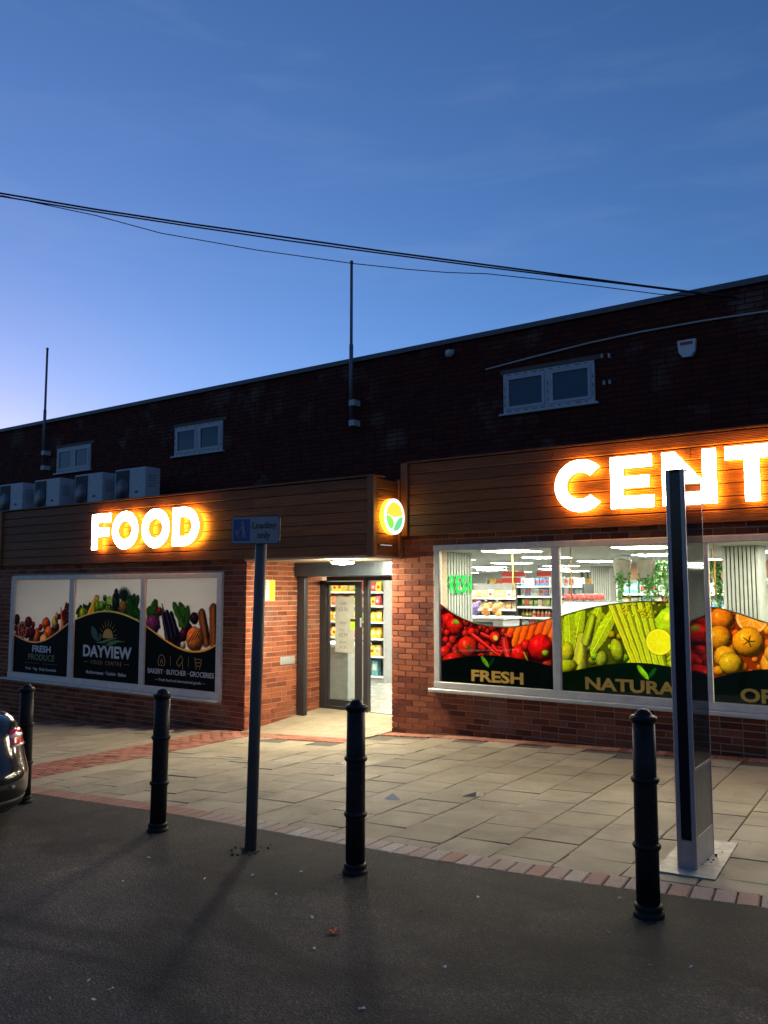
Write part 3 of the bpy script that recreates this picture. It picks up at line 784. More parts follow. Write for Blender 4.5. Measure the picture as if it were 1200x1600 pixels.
def print_mat(name, im, trans):
    m, t, p = nt(name); tx = N(t, 'ShaderNodeTexImage', image=im, extension='EXTEND', interpolation='Cubic')
    t.links.new(tx.outputs[0], p.inputs['Base Color']); p.inputs['Roughness'].default_value = .35; p.inputs['Specular IOR Level'].default_value = .35
    if trans:
        tr = N(t, 'ShaderNodeBsdfTranslucent'); t.links.new(tx.outputs[0], tr.inputs[0]); mx = N(t, 'ShaderNodeMixShader'); mx.inputs[0].default_value = trans
        t.links.new(p.outputs[0], mx.inputs[1]); t.links.new(tr.outputs[0], mx.inputs[2]); t.links.new(mx.outputs[0], t.nodes['Material Output'].inputs[0])
    return m
def film(name, x0, x1, z0, topf, y, w, h, m, parent, n=36, th=.002):
    vs = []; fs = []
    for i in range(n+1):
        x = x0+(x1-x0)*i/n; z1 = float(topf(x-x0))+z0
        vs += [(x, y, z0), (x, y, z1), (x, y+th, z0), (x, y+th, z1)]
    for i in range(n):
        a = 4*i; b = a+4; fs += [(a, b, b+1, a+1), (a+2, a+3, b+3, b+2), (a+1, b+1, b+3, a+3), (a, a+2, b+2, b)]
    fs += [(0, 1, 3, 2), (4*n, 4*n+2, 4*n+3, 4*n+1)]
    me = bpy.data.meshes.new(name); me.from_pydata(vs, [], fs); uv = me.uv_layers.new(name='UVMap')
    for lp in me.loops:
        v = me.vertices[lp.vertex_index].co; uv.data[lp.index].uv = ((v.x-x0)/w, (v.z-z0)/h)
    return link(name, me, parent, m)

GREEN_D = (.022, .085, .075)
def leaves_logo(P, cx, cy, sc):
    P.leaf(cx-.05*sc, cy, .17*sc, .06*sc, -.9, (.35,.62,.12)); P.leaf(cx+.045*sc, cy, .13*sc, .045*sc, .95, (.05,.28,.16))

# window 1: tomatoes, peppers, chillies and carrots
def decal1(w, h):
    P = Print(w, h, 420, (.30,.03,.02)); r = np.random.default_rng(3)
    for _ in range(130):
        P.ell(r.uniform(0, w), r.uniform(.25, h), *(2*[r.uniform(.03, .07)]), 0, (.75+r.uniform(-.2,.1), .08+r.uniform(0,.1), .06), .5)
    for i in range(7): P.cap(.92+i*.085, .44, 1.10+i*.10, .98, .045, .06, (.95,.42+r.uniform(-.06,.05),.06), .15)
    for i in range(9): P.cap(.5+r.uniform(0,.5), .42+r.uniform(0,.2), .72+r.uniform(0,.4), .36+r.uniform(0,.2), .03, .008, (.82,.07,.07), .5)
    P.ell(.12, .78, .10, .10, 0, (.88,.10,.08)); P.ell(.21, .70, .135, .115, -.4, (.86,.10,.07), .6, 5); P.leaf(.22, .76, .10, .06, -.3, (.5,.7,.15))
    for x, z, rad in ((.07,.53,.05),(.12,.45,.055),(.17,.53,.06),(.20,.41,.045),(.09,.62,.05),(.27,.46,.05),(.61,.45,.055),(.06,.37,.09),(.36,.62,.05),(.45,.64,.06)):
        P.ell(x, z, rad, rad*.95, 0, (.88,.13,.09), .6)
    P.ell(.39, .45, .145, .14, 0, (.90,.16,.08), .55); 
    for k in range(5): P.leaf(.40+.03*math.cos(k*1.26), .45+.03*math.sin(k*1.26), .07, .018, k*1.26, (.2,.45,.1))
    P.ell(.18, .28, .17, .10, .2, (.80,.12,.08), .35); P.cap(.46, .60, .86, .34, .034, .012, (.85,.08,.08), .6)
    P.ell(.78, .58, .08, .085, 0, (.90,.13,.08), .5, 5); P.slice(.78, .58, .035, (.7,.8,.2), (.9,.85,.3))
    P.cap(.93, .53, .97, .33, .07, .055, (.80,.07,.09), .5, 7); P.ell(1.12, .40, .13, .12, 0, (.84,.09,.08), .5); P.cap(1.16, .42, 1.22, .30, .012, .008, (.55,.65,.2))
    P.ell(1.19, .50, .07, .07, 0, (.86,.1,.1), .6)
    P.ell(1.38, .48, .17, .17, 0, (.84,.07,.10), .6, 6); P.ell(1.44, .42, .05, .045, 0, (.55,.66,.15), .1, 5)
    f = curve([(0,.26),(.28,.32),(.65,.36),(1.0,.35),(1.54,.27)]); P.below(f, GREEN_D); leaves_logo(P, .68, .28, 1.0)
    return P
def decal2(w, h):
    P = Print(w, h, 420, (.20,.24,.03)); r = np.random.default_rng(4)
    for _ in range(110):
        P.ell(r.uniform(0, w), r.uniform(.3, h), *(2*[r.uniform(.02, .06)]), 0, (.42+r.uniform(-.1,.1), .52+r.uniform(-.1,.1), .07), .25)
    for x, a, l in ((.05,1.9,.62),(.16,1.35,.6),(.30,1.2,.6),(.42,1.05,.66),(.10,1.6,.5)):
        P.leaf(x+math.cos(a)*l*.3, .56+math.sin(a)*l*.28, l, .15, a, (.56,.68,.13))
    P.cap(.20, .30, .26, .62, .10, .06, (.74,.80,.35), .15, 6); P.cap(.30, .58, .38, .84, .06, .05, (.58,.70,.16), .1, 5)
    for i in range(6): P.cap(.86+i*.062, .36, .60+i*.085, 1.02, .045, .038, (.72+r.uniform(-.06,.06),.80,.22), .2, 8)
    for _ in range(34): P.ell(.70+r.uniform(0,.45), .92+r.uniform(-.05,.12), .018, .016, 0, (.68,.68,.06), .1)
    P.ell(.66, .48, .075, .14, .25, (.44,.52,.13), .2, 0, .3, .35); P.ell(.48, .38, .07, .10, -.2, (.38,.46,.12), .2, 0, .3, .35)
    P.ell(1.30, .80, .22, .19, -.2, (.58,.74,.15), .5, 6); P.ell(1.31, .85, .045, .04, 0, (.45,.60,.1), .1, 5)
    P.slice(1.13, .60, .145, (.86,.80,.08), (.93,.86,.12), (.95,.92,.55), 10)
    for a in (0, .075): P.cap(1.24, .42-a*.6, 1.56, .70-a, .035, .025, (.55,.68,.16), .25, 3)
    for i in range(6): P.ell(1.30+i*.045, .47+i*.042, .018, .018, 0, (.6,.74,.2), .3)
    P.ell(1.56, .46, .10, .11, 0, (.70,.80,.10), .5); P.ell(1.38, .37, .06, .07, .3, (.62,.72,.10), .5); P.ell(1.27, .36, .04, .05, .3, (.58,.68,.10), .5); P.ell(.06, .44, .09, .12, 0, (.55,.62,.08), .4); P.ell(.03, .27, .16, .09, .2, (.52,.58,.06), .3)
    f = curve([(0,.21),(.4,.30),(.81,.362),(1.06,.36),(1.62,.25)]); P.below(f, GREEN_D); leaves_logo(P, 1.0, .26, 1.1)
    return P
def decal3(w, h):
    P = Print(w, h, 420, (.45,.16,.02)); r = np.random.default_rng(6)
    for _ in range(160):
        P.ell(r.uniform(0, w), r.uniform(.25, h), *(2*[r.uniform(.03, .07)]), 0, (.92, .42+r.uniform(-.12,.2), .05), .4)
    for x, z, rx, c in ((.10,.86,.13,(.95,.5,.06)),(.06,.66,.14,(.96,.62,.08)),(.13,.47,.12,(.96,.7,.1)),(.30,.97,.10,(.9,.35,.06)),(.62,.62,.09,(.96,.6,.1)),(.18,.40,.12,(.85,.7,.1)),(.95,.80,.2,(.88,.28,.06)),(1.3,.62,.16,(.95,.5,.08)),(1.5,.8,.14,(.95,.6,.08)),(1.2,.42,.13,(.92,.66,.1))):
        P.ell(x, z, rx, rx*.95, 0, c, .5)
    P.slice(.40, .88, .16, (.95,.55,.05), (.98,.62,.12)); P.slice(.66, .86, .115, (.95,.7,.1), (.98,.78,.2)); P.slice(1.25, .86, .13, (.95,.5,.05), (.98,.55,.1))
    P.ell(.36, .63, .155, .15, 0, (.97,.66,.08), .5)
    for k in range(5): P.leaf(.36+.03*math.cos(k*1.26), .64+.03*math.sin(k*1.26), .08, .015, k*1.26, (.15,.25,.06))
    for _ in range(26): P.ell(.62+r.uniform(0,.5), .42+r.uniform(0,.2), .045, .04, r.uniform(0,3), (.96,.52,.12), .5)
    P.ell(.56, .40, .095, .15, 0, (.90,.62,.16), .3); P.ell(.56, .52, .055, .09, 0, (.90,.62,.16), .3); P.cap(.72, .33, 1.0, .36, .05, .03, (.85,.72,.12), .3)
    f = curve([(0,.24),(.25,.32),(.57,.37),(1.1,.35),(1.7,.24)]); P.below(f, GREEN_D); leaves_logo(P, .85, .27, 1.0)
    return P

# ------------------------------------------------------------------ right-hand shop windows
Z0, Z1 = .34, 2.17
GOLD = plain('gold_film', (.72,.42,.06), .5)
EDGE_GOLD = plain('olive_gold_edge', (.30,.28,.12), .4)
wins = [(-5.64, -3.955, decal1, [(-5.546,1.40),(-5.263,1.241),(-4.943,1.16),(-4.634,1.136),(-4.292,1.183),(-4.002,1.272)], 'FRESH', -5.123, .712),
        (-3.955, -2.265, decal2, [(-3.914,1.281),(-3.644,1.36),(-3.262,1.437),(-2.97,1.461),(-2.668,1.463),(-2.30,1.40)], 'NATURAL', -3.633, 1.14),
        (-2.265, -.575, decal3, [(-2.24,1.412),(-2.093,1.394),(-1.905,1.337),(-1.664,1.257),(-1.2,1.20),(-.62,1.30)], 'ORGANIC', -1.956, 1.08),
        (-.575, 1.115, decal1, [(-.5,1.36),(-.2,1.241),(.12,1.16),(.43,1.136),(.77,1.183),(1.06,1.272)], None, 0, 0)]
W_ = MB()
W_.bbox((-5.645, 9.155, Z1-.075), (1.12, 9.235, Z1), .006); W_.bbox((-5.645, 9.155, Z0), (1.12, 9.235, Z0+.085), .006)
for x, a, b in ((-5.64, 0, .085), (-3.955, -.05, .05), (-2.265, -.045, .045), (-.575, -.045, .045), (1.115, -.085, 0)): W_.bbox((x+a, 9.158, Z0+.08), (x+b, 9.232, Z1-.07), .006)
wf = W_.build('window_frame', UPVC, shop)
MB().bbox((-5.70, 9.10, .292), (1.17, 9.21, .338), .008).build('sill', UPVC, wf)
for i, (xa, xb, fn, top, word, tx, tw) in enumerate(wins):
    gx0, gx1 = xa+(.085 if i == 0 else .05), xb-(.085 if i == 3 else .05); gz0 = Z0+.085; gz1 = Z1-.075
    mb = MB(); mb.box((gx0-.01, 9.192, gz0-.01), (gx1+.01, 9.198, gz1+.01)); mb.build('pane', GLASS, wf)
    tf = curve([(x-gx0, z-gz0) for x, z in top]); w, h = gx1-gx0, 1.1
    P = fn(w, h); P.a = np.clip(P.a, 0, 1)**(.58 if i == 1 else .60 if i == 2 else .66)
    P.a = P.a*.86 + np.array([.115, .095, .06], np.float32)*np.clip(P.a.max(-1, keepdims=True)*3-.75, .15, 1)
    if i == 1: P.a = np.clip(P.a*np.array([1.14, 1.12, .80], np.float32), 0, 1)
    m = print_mat('fruit_film', P.image('fruit_print'), .80)
    film('window_film', gx0, gx1, gz0, tf, 9.201, w, h, m, wf)
    mb = MB()
    pts = [(gx0+(gx1-gx0)*k/40, 9.1995, gz0+float(tf((gx1-gx0)*k/40))) for k in range(41)]
    mb.tube(pts, .008, 6); mb.build('film_edge', EDGE_GOLD, wf)
    if word: letters(word, .135, (tx, 9.1905, .466 if i < 2 else .452), GOLD, wf, .035, 'LEFT', tw)

# ------------------------------------------------------------------ left poster windows
LZ0, LZ1 = .10, 1.775
P1, P2, P3 = (-14.33, -12.615), (-12.50, -10.735), (-10.64, -9.01)
def poster_base(w, h): return Print(w, h, 330, (.90,.88,.87))
def post1(w, h):
    P = poster_base(w, h); r = np.random.default_rng(11); f = curve([(0,.68),(.35,.59),(.66,.565),(1.1,.65),(1.4,.79),(w,.95)]); P.dy = .07
    for _ in range(70):
        x = r.uniform(0, w); z = float(f(x))-.07+r.uniform(-.05, .16+.12*(x > 1.3)); P.ell(x, z, *(2*[r.uniform(.035,.07)]), 0, (.45+r.uniform(-.1,.15), .05, .10), .4)
    P.slice(.26, .70, .15, (.55,.1,.12), (.45,.05,.10), (.85,.72,.62), 7)
    for x, z, a, b, c in ((.45,.84,.11,.10,(.55,.08,.14)),(.08,.88,.09,.1,(.42,.05,.1)),(1.0,.83,.12,.11,(.85,.42,.12)),(1.08,.66,.13,.13,(.88,.5,.2)),(.72,.60,.11,.14,(.85,.45,.18)),(.98,.58,.1,.1,(.9,.5,.2)),(.60,.80,.06,.06,(.65,.05,.12)),(.83,.76,.06,.06,(.65,.06,.1)),(1.26,.84,.09,.12,(.82,.62,.25)),(1.30,.95,.045,.08,(.82,.62,.25)),(.55,.66,.13,.1,(.4,.04,.12))): P.ell(x, z, a, b, 0, c, .4)
    P.cap(1.50, .78, 1.42, 1.12, .05, .012, (.88,.45,.18)); P.slice(.92, .55, .09, (.9,.55,.2), (.95,.7,.4))
    for _ in range(24): P.ell(1.60+r.uniform(-.05,.1), 1.0+r.uniform(-.16,.2), .033, .033, 0, (.48,.04,.08), .5)
    P.below(f, (.025,.075,.075)); P.band(f, .014, (.78,.66,.50)); return P
def post2(w, h):
    P = poster_base(w, h); r = np.random.default_rng(12); f = curve([(0,.985),(.45,1.10),(.9,1.142),(1.35,1.09),(w,.97)]); P.dy = .11
    for _ in range(80):
        x = r.uniform(.05, w); P.leaf(x, float(f(x))-.12+r.uniform(0,.15), .17, .07, r.uniform(.6, 2.6), (.14,.28,.08))
    P.ell(.22, .98, .10, .11, 0, (.62,.68,.12), .4); P.cap(.40, .98, .58, 1.26, .06, .04, (.86,.70,.10), .2); P.cap(.50, 1.0, .62, 1.26, .05, .035, (.80,.62,.10), .2)
    P.ell(.62, 1.10, .09, .11, 0, (.45,.62,.15), .4); P.ell(.73, 1.12, .07, .08, 0, (.5,.66,.2), .3)
    for _ in range(28): P.ell(.86+r.uniform(-.08,.1), 1.1+r.uniform(-.07,.17), .034, .034, 0, (.48,.62,.16), .5)
    P.slice(.93, 1.21, .07, (.35,.28,.12), (.55,.72,.2), (.85,.9,.6), 14); P.ell(1.10, 1.20, .10, .15, 0, (.12,.22,.10), .3); P.ell(1.10, 1.32, .055, .09, 0, (.12,.22,.10), .2)
    P.ell(1.30, 1.10, .10, .14, 0, (.55,.42,.12), .1, 0, .3, .5)
    for k in range(13): P.leaf(1.30+.09*math.cos(.3+k*.2), 1.20+.12*math.sin(.3+k*.2), .25, .035, .3+k*.2, (.12,.26,.14))
    for k in range(16): P.leaf(1.55+r.uniform(-.12,.15), 1.05+r.uniform(-.15,.18), .22, .12, r.uniform(.8,2.4), (.16,.34,.08))
    P.below(f, (.022,.07,.06)); P.band(f, .014, (.75,.70,.42)); return P
def post3(w, h):
    P = poster_base(w, h); r = np.random.default_rng(13); f = curve([(0,.927),(.5,.712),(.85,.60),(1.134,.574),(1.4,.615),(w,.71)]); P.dy = .12
    for k in range(12): P.leaf(.16+r.uniform(-.1,.1), 1.0+r.uniform(-.1,.14), .2, .12, r.uniform(.8,2.4), (.25,.42,.08))
    P.ell(.18, .84, .18, .15, -.3, (.48,.22,.42), .2, 9, .3, .4); P.ell(.33, 1.04, .06, .07, 0, (.62,.08,.10), .5)
    for k in range(3): P.cap(.40+k*.10, 1.05-k*.02, .55+k*.12, .64-k*.03, .04, .075, (.10,.05,.14), .45)
    P.cap(.42, 1.04, .38, 1.16, .02, .01, (.35,.45,.12))
    for k in range(10): P.leaf(.82+r.uniform(-.12,.16), .93+r.uniform(-.1,.15), .3, .13, r.uniform(1.1,2.2), (.26,.44,.10))
    for _ in range(40): P.ell(.62+r.uniform(0,.28), .55+r.uniform(-.06,.12), .03, .03, 0, (.12,.09,.18), .4)
    P.ell(.90, .70, .09, .1, 0, (.38,.05,.16), .5); P.ell(1.12, .95, .09, .09, 0, (.22,.06,.14), .5); P.ell(1.0, .80, .07, .08, 0, (.2,.05,.12), .4)
    P.cap(1.38, .62, 1.28, 1.02, .09, .075, (.72,.45,.20), .1, 5); P.cap(1.54, .60, 1.52, 1.10, .085, .075, (.76,.46,.18), .1, 6)
    P.ell(1.14, .64, .19, .18, 0, (.74,.48,.22), .1, 0, .4, .3)
    for k in range(4): P.cap(1.0+k*.07, .60+k*.02, 1.14+k*.05, .76, .012, .008, (.45,.24,.08), 0)
    P.ell(.88, .54, .06, .06, 0, (.80,.74,.66), .2)
    P.below(f, (.02,.06,.06)); P.band(f, .015, (.80,.62,.32)); return P
LW = MB()
LW.bbox((-14.415, 8.56, LZ1-.005), (-8.91, 8.635, 1.845), .006); LW.bbox((-14.43, 8.555, .0), (-8.91, 8.635, LZ0+.005), .006)
for a, b in ((-14.42, -14.325), (-12.62, -12.495), (-10.74, -10.635), (-9.015, -8.912)): LW.bbox((a, 8.558, LZ0), (b, 8.632, LZ1), .006)
lf = LW.build('poster_window_frame', UPVC, shop)
MB().bbox((-14.57, 8.50, -.035), (-8.93, 8.608, -.002), .007).build('sill', UPVC, lf)
POFF = plain('off_white_print', (.60,.58,.56), .5); POLIVE = plain('olive_print', (.16,.20,.08), .5); PGOLD = plain('dull_gold_print', (.36,.20,.07), .5)
PORANGE = plain('orange_print', (.70,.33,.04), .5); PGREEN = plain('green_print', (.09,.20,.05), .5); PDKGREEN = plain('dark_green_print', (.03,.09,.05), .5)
posters = []
for (a, b), fn in ((P1, post1), (P2, post2), (P3, post3)):
    w, h = b-a, LZ1-LZ0; P = fn(w, h); P.a = np.clip(P.a, 0, 1)**.84
    posters.append(film('poster_panel', a-.008, b+.008, LZ0-.006, lambda x, h=h: x*0+h+.012, 8.603, w, h, print_mat('poster_print', P.image('poster_image'), .66), lf, 2, .006))
YP = 8.6015
cx = (P1[0]+P1[1])/2+.02
letters('FRESH', .115, (cx, YP, .491), POFF, lf, .03, 'CENTER', .56)
letters('PRODUCE', .11, (cx, YP, .347), POLIVE, lf, .015, 'CENTER', .80)
text('lettering', 'Fruit · Veg · Daily Essentials', .05, (cx, YP, .172), POFF, lf, .01, 'CENTER', .92)
MB().box((cx-.5, 8.601, .287), (cx-.06, 8.6025, .292)).build('rule', POLIVE, lf); MB().box((cx+.06, 8.601, .287), (cx+.5, 8.6025, .292)).build('rule', POLIVE, lf)
cx = (P2[0]+P2[1])/2
letters('DAYVIEW', .19, (cx, YP, .485), POFF, lf, .03, 'CENTER', 1.27)
letters('FOOD CENTRE', .066, (cx, YP, .361), PGOLD, lf, .005, 'CENTER', .80, 1.5)
for s_ in (-1, 1): MB().box((cx+s_*.53-.065, 8.601, .39), (cx+s_*.53+.065, 8.6025, .396)).build('rule', PGOLD, lf)
text('lettering', 'Mediterranean · Turkish · Balkan', .056, (cx, YP, .20), POFF, lf, .012, 'CENTER', 1.05)
lg = MB(); sx, sz = cx+.03, .80
lg.prism([(sx+.135*math.cos(math.radians(a)), sz+.155*math.sin(math.radians(a))) for a in range(0, 181, 12)], 8.6005, 8.6025); lg.build('logo_sun', PORANGE, lf)
lg = MB()
for k in range(9):
    a = math.radians(14+k*19); c_, s_ = math.cos(a), math.sin(a)
    lg.prism([(sx+.17*c_-.007*s_, sz+.19*s_+.007*c_), (sx+.17*c_+.007*s_, sz+.19*s_-.007*c_), (sx+(.26+.03*math.sin(a))*c_, sz+(.28+.03*math.sin(a))*s_)], 8.6005, 8.6025)
lg.build('logo_rays', PGOLD, lf)
def leafpoly(x0, z0, x1, z1, w, n=8):
    dx, dz = x1-x0, z1-z0; L = math.hypot(dx, dz); nx, nz = -dz/L, dx/L
    up = [(x0+dx*i/n+nx*w*math.sin(PI*i/n), z0+dz*i/n+nz*w*math.sin(PI*i/n)) for i in range(n+1)]
    return up+[(x0+dx*i/n-nx*w*math.sin(PI*i/n), z0+dz*i/n-nz*w*math.sin(PI*i/n)) for i in range(n-1, 0, -1)]
lg = MB(); lg.prism(leafpoly(cx-.24, .74, cx-.42, .99, .075), 8.6005, 8.6025); lg.prism(leafpoly(cx-.24, .74, cx-.13, .86, .04), 8.6005, 8.6025); lg.build('logo_leaves', PDKGREEN, lf)
lg = MB(); lg.prism([(cx-.30,0.715),(cx-.1,0.750),(cx+.12,0.810),(cx+.3,0.812),(cx+.1,0.765),(cx-.08,0.712)], 8.5995, 8.602); lg.prism([(cx-.02,0.690),(cx+.1,0.750),(cx+.26,0.775),(cx+.5,0.755),(cx+.3,0.740),(cx+.18,0.700),(cx+.08,0.675)], 8.599, 8.6015); lg.build('logo_hills', PGREEN, lf)
cx = (P3[0]+P3[1])/2
text('lettering', 'BAKERY · BUTCHER · GROCERIES', .078, (cx, YP, .298), POFF, lf, .012, 'CENTER', 1.48)
text('lettering', '— Fresh food and international goods —', .045, (cx, YP, .19), POFF, lf, .004, 'CENTER', 1.12)
ic = MB()
def stroke(pts, w=.006): 
    for (a, b), (c, d) in zip(pts, pts[1:]):
        b -= .072; d -= .072
        L = math.hypot(c-a, d-b); nx, nz = -(d-b)/L*w, (c-a)/L*w
        ic.prism([(a+nx, b+nz), (a-nx, b-nz), (c-nx, d-nz), (c+nx, d+nz)], 8.6005, 8.6025)
bx = cx-.42; stroke([(bx-.07,.50),(bx-.08,.57),(bx-.05,.64),(bx,.665),(bx+.05,.64),(bx+.08,.57),(bx+.07,.50),(bx-.07,.50)]); stroke([(bx-.03,.53),(bx,.60),(bx+.03,.53)])
bx = cx; stroke([(bx-.08,.56),(bx+.02,.67),(bx+.07,.60),(bx-.02,.50),(bx-.08,.56)]); stroke([(bx+.05,.58),(bx+.07,.46)])
bx = cx+.40; stroke([(bx-.09,.65),(bx-.065,.64),(bx-.05,.53),(bx+.055,.53),(bx+.075,.63),(bx-.06,.63)]); stroke([(bx-.05,.58),(bx+.06,.58)]); stroke([(bx-.04,.48),(bx-.04,.51)]); stroke([(bx+.04,.48),(bx+.04,.51)])
stroke([(cx-.215,.50),(cx-.215,.65)], .003); stroke([(cx+.19,.50),(cx+.19,.65)], .003)
ic.build('service_icons', PGOLD, lf)

# ------------------------------------------------------------------ doorway
MB().bbox((-8.45, 9.63, 1.795), (-6.335, 10.0, 2.004), .008).build('shutter_box', SHUTTER, shop)
MB().bbox((-8.44, 9.70, -.36), (-8.29, 9.78, 1.795), .006).build('shutter_guide', DARK_ALU, shop)
DZ = -.262
door = MB()
door.bbox((-8.455, 10.26, DZ), (-8.325, 10.36, 1.74), .005); door.bbox((-8.325, 10.265, 1.735), (-6.32, 10.37, 1.80), .005)
door.bbox((-7.60, 10.27, DZ), (-7.505, 10.35, 1.735), .005); door.bbox((-8.325, 10.27, DZ), (-7.60, 10.35, DZ+.045), .005)
dr = door.build('door_frame', DARK_ALU, shop)
lf_ = MB(); lf_.bbox((-8.32, 10.28, DZ+.05), (-8.275, 10.32, 1.72), .004); lf_.bbox((-7.765, 10.28, DZ+.05), (-7.64, 10.32, 1.72), .004); lf_.bbox((-8.275, 10.281, DZ+.05), (-7.765, 10.319, DZ+.15), .004); lf_.bbox((-8.275, 10.281, 1.66), (-7.765, 10.319, 1.72), .004)
leaf = lf_.build('sliding_door', DARK_ALU, shop)
MB().box((-8.276, 10.297, DZ+.148), (-7.764, 10.303, 1.662)).build('door_glass', GLASS, leaf)
MB().bbox((-7.655, 10.262, 1.02), (-7.63, 10.28, 1.16), .004).build('door_handle', STEEL, leaf)
MB().box((-8.16, 10.2935, .62), (-7.79, 10.2955, 1.48)).build('price_notice', CREAM, leaf)
for z, b, c, x in ((1.36, 'OFFER', .035, -8.0), (1.26, '£2.50', .06, -8.0), (1.06, 'FRESH', .035, -8.0), (.95, 'MILK', .04, -8.03), (.86, '£2.99', .06, -8.0), (.76, 'BREAD', .035, -8.0), (.68, '£1.20', .045, -8.0)):
    text('notice_lettering', b, c, (x, 10.2925, z), GREYTXT, leaf, 0, 'CENTER')
MB().box((-7.86, 10.289, .98), (-7.70, 10.292, 1.10)).build('green_sticker', plain('lime_sticker', (.30,.62,.03), .5), leaf)
MB().box((-7.86, 10.288, 1.10), (-7.70, 10.292, 1.14)).build('black_sticker', BLACKTXT, leaf)
MB().bbox((-7.06, 10.27, DZ+.03), (-6.32, 10.35, 1.735), .01).build('fixed_side_panel', DARK_ALU, shop)
dl = thing('canopy_light', 'round bright white ceiling light under the entrance canopy', 'ceiling light', (-6.95, 8.92, 2.004))
MB().lathe([(.175,-.002),(.175,-.02),(.165,-.03)], 28).build('rim', UPVC, dl); MB().lathe([(.155,-.031),(.15,-.05),(.10,-.062),(.02,-.066)], 28).build('diffuser', DOWNLIGHT, dl)
# notice and plate on the return wall
nq = thing('wall_notice', 'white and yellow notice sheet on the brick return by the entrance', 'notice', (-8.449, 8.9, 1.6), PI/2)
MB().box((-.02, -.006, -.17), (.30, -.002, .14)).build('white_sheet', WHITE, nq); MB().box((.175, -.008, -.165), (.297, -.0062, .135)).build('yellow_panel', YELLOW, nq)
mb = MB()
for k in range(8): mb.box((.01, -.0075, .10-k*.032), (.05+.1*R.random(), -.0062, .106-k*.032))
mb.build('small_print', GREYTXT, nq)
vp = thing('letter_plate', 'blank satin metal letter plate set in the brick return wall', 'letter box', (-8.452, 9.35, .53), PI/2)
MB().bbox((-.02, -.014, -.06), (.31, 0, .06), .004).build('plate', STEEL, vp); MB().bbox((.02, -.019, -.028), (.27, -.014, .028), .003).build('flap', STEEL, vp)

# ------------------------------------------------------------------ shop interior
IW = plain('interior_white_wall', (.34,.36,.36), .7); IFLOOR = plain('pale_floor_tiles', (.27,.27,.255), .25, 0, .06, 3)
ICEIL = plain('ceiling_tiles', (.33,.37,.38), .8, 0, .05, 4)
FZ, CZ = -.25, 2.115
mb = MB(); mb.box((-14.2, 10.285, FZ-.1), (4, 24.2, FZ-.0)); mb.box((-6.05, 9.5, FZ-.1), (4, 10.285, FZ)); mb.box((-14.2, 8.98, FZ-.1), (-8.76, 10.285, FZ)); fl = mb.build('shop_floor', IFLOOR, shop)
fl.location = (0, 0, .0)
mb = MB(); mb.box((-14.2, 9.5, CZ), (4, 24.2, CZ+.08)); mb.build('shop_ceiling', ICEIL, shop)
mb = MB(); mb.box((-14.3, 24.0, FZ), (4, 24.2, CZ)); mb.box((-14.3, 8.95, FZ), (-14.2, 24, CZ)); mb.box((3.9, 9.5, FZ), (4.0, 24, CZ));  mb.build('inner_wall', IW, shop)
SLATW = plain('pale_slat', (.28,.30,.28), .5); SLATD = plain('dark_slat_gap', (.05,.055,.055), .7)
# slatted back wall
bw = MB().box((-9.5, 23.93, FZ), (1, 23.995, CZ)).build('slat_backing', SLATD, shop)
for k in range(66): MB().box((-9.4+k*.155, 23.90, FZ), (-9.4+k*.155+.10, 23.93, CZ)).build('slat', SLATW, bw) if k < 1 else None
s0 = bpy.data.objects['slat']
for k in range(1, 66):
    o = s0.copy(); C.objects.link(o); o.location = (k*.155, 0, 0)
def slat_column(x0, x1, y0, y1, n, label):
    t = thing('slatted_column', label, 'column', ((x0+x1)/2, (y0+y1)/2, FZ))
    w, d, h = x1-x0, y1-y0, CZ-FZ-.003
    MB().box((-w/2+.012, -d/2+.012, 0), (w/2-.012, d/2-.012, h)).build('core', SLATD, t)
    p = w/n
    me = MB().bbox((-p*.34, -.014, 0), (p*.34, .0, h), .003).mesh('slat')
    for i in range(n):
        o = link('slat', me, t); o.location = (-w/2+p*(i+.5), -d/2+.0125, 0)
        if not me.materials: me.materials.append(SLATW)
    nd = max(2, int(round(d/p)))
    for s_ in (-1, 1):
        for i in range(nd):
            o = link('slat', me, t); o.rotation_euler = (0, 0, s_*PI/2); o.location = (s_*(w/2-.0125), -d/2+d/nd*(i+.5), 0)
    return t
slat_column(-6.28, -5.80, 9.72, 10.49, 6, 'pale slatted column by the window with green neon sign')
slat_column(-2.36, -1.95, 10.42, 10.84, 9, 'striped slatted column behind the right window')
slat_column(-6.9, -6.46, 18, 18.4, 9, 'distant striped slatted column by the deli counter')
# green neon on the column
ns = thing('neon_sign', 'glowing green FRESH sign on the pale slatted column', 'neon sign', (-5.775, 9.72, 1.555), PI/2)
NEON = emit('green_neon', (.04, 1, .12), 1.3)
for ch, x in zip('FRESH', (-.13, .06, .225, .385, .545)):
    me = text_mesh(ch, .25, .022, .003, 'LEFT', .118); o = link('neon_letter', me, ns, NEON); o.location = (x, -.014, 0); o.rotation_euler = (PI/2, 0, 0)
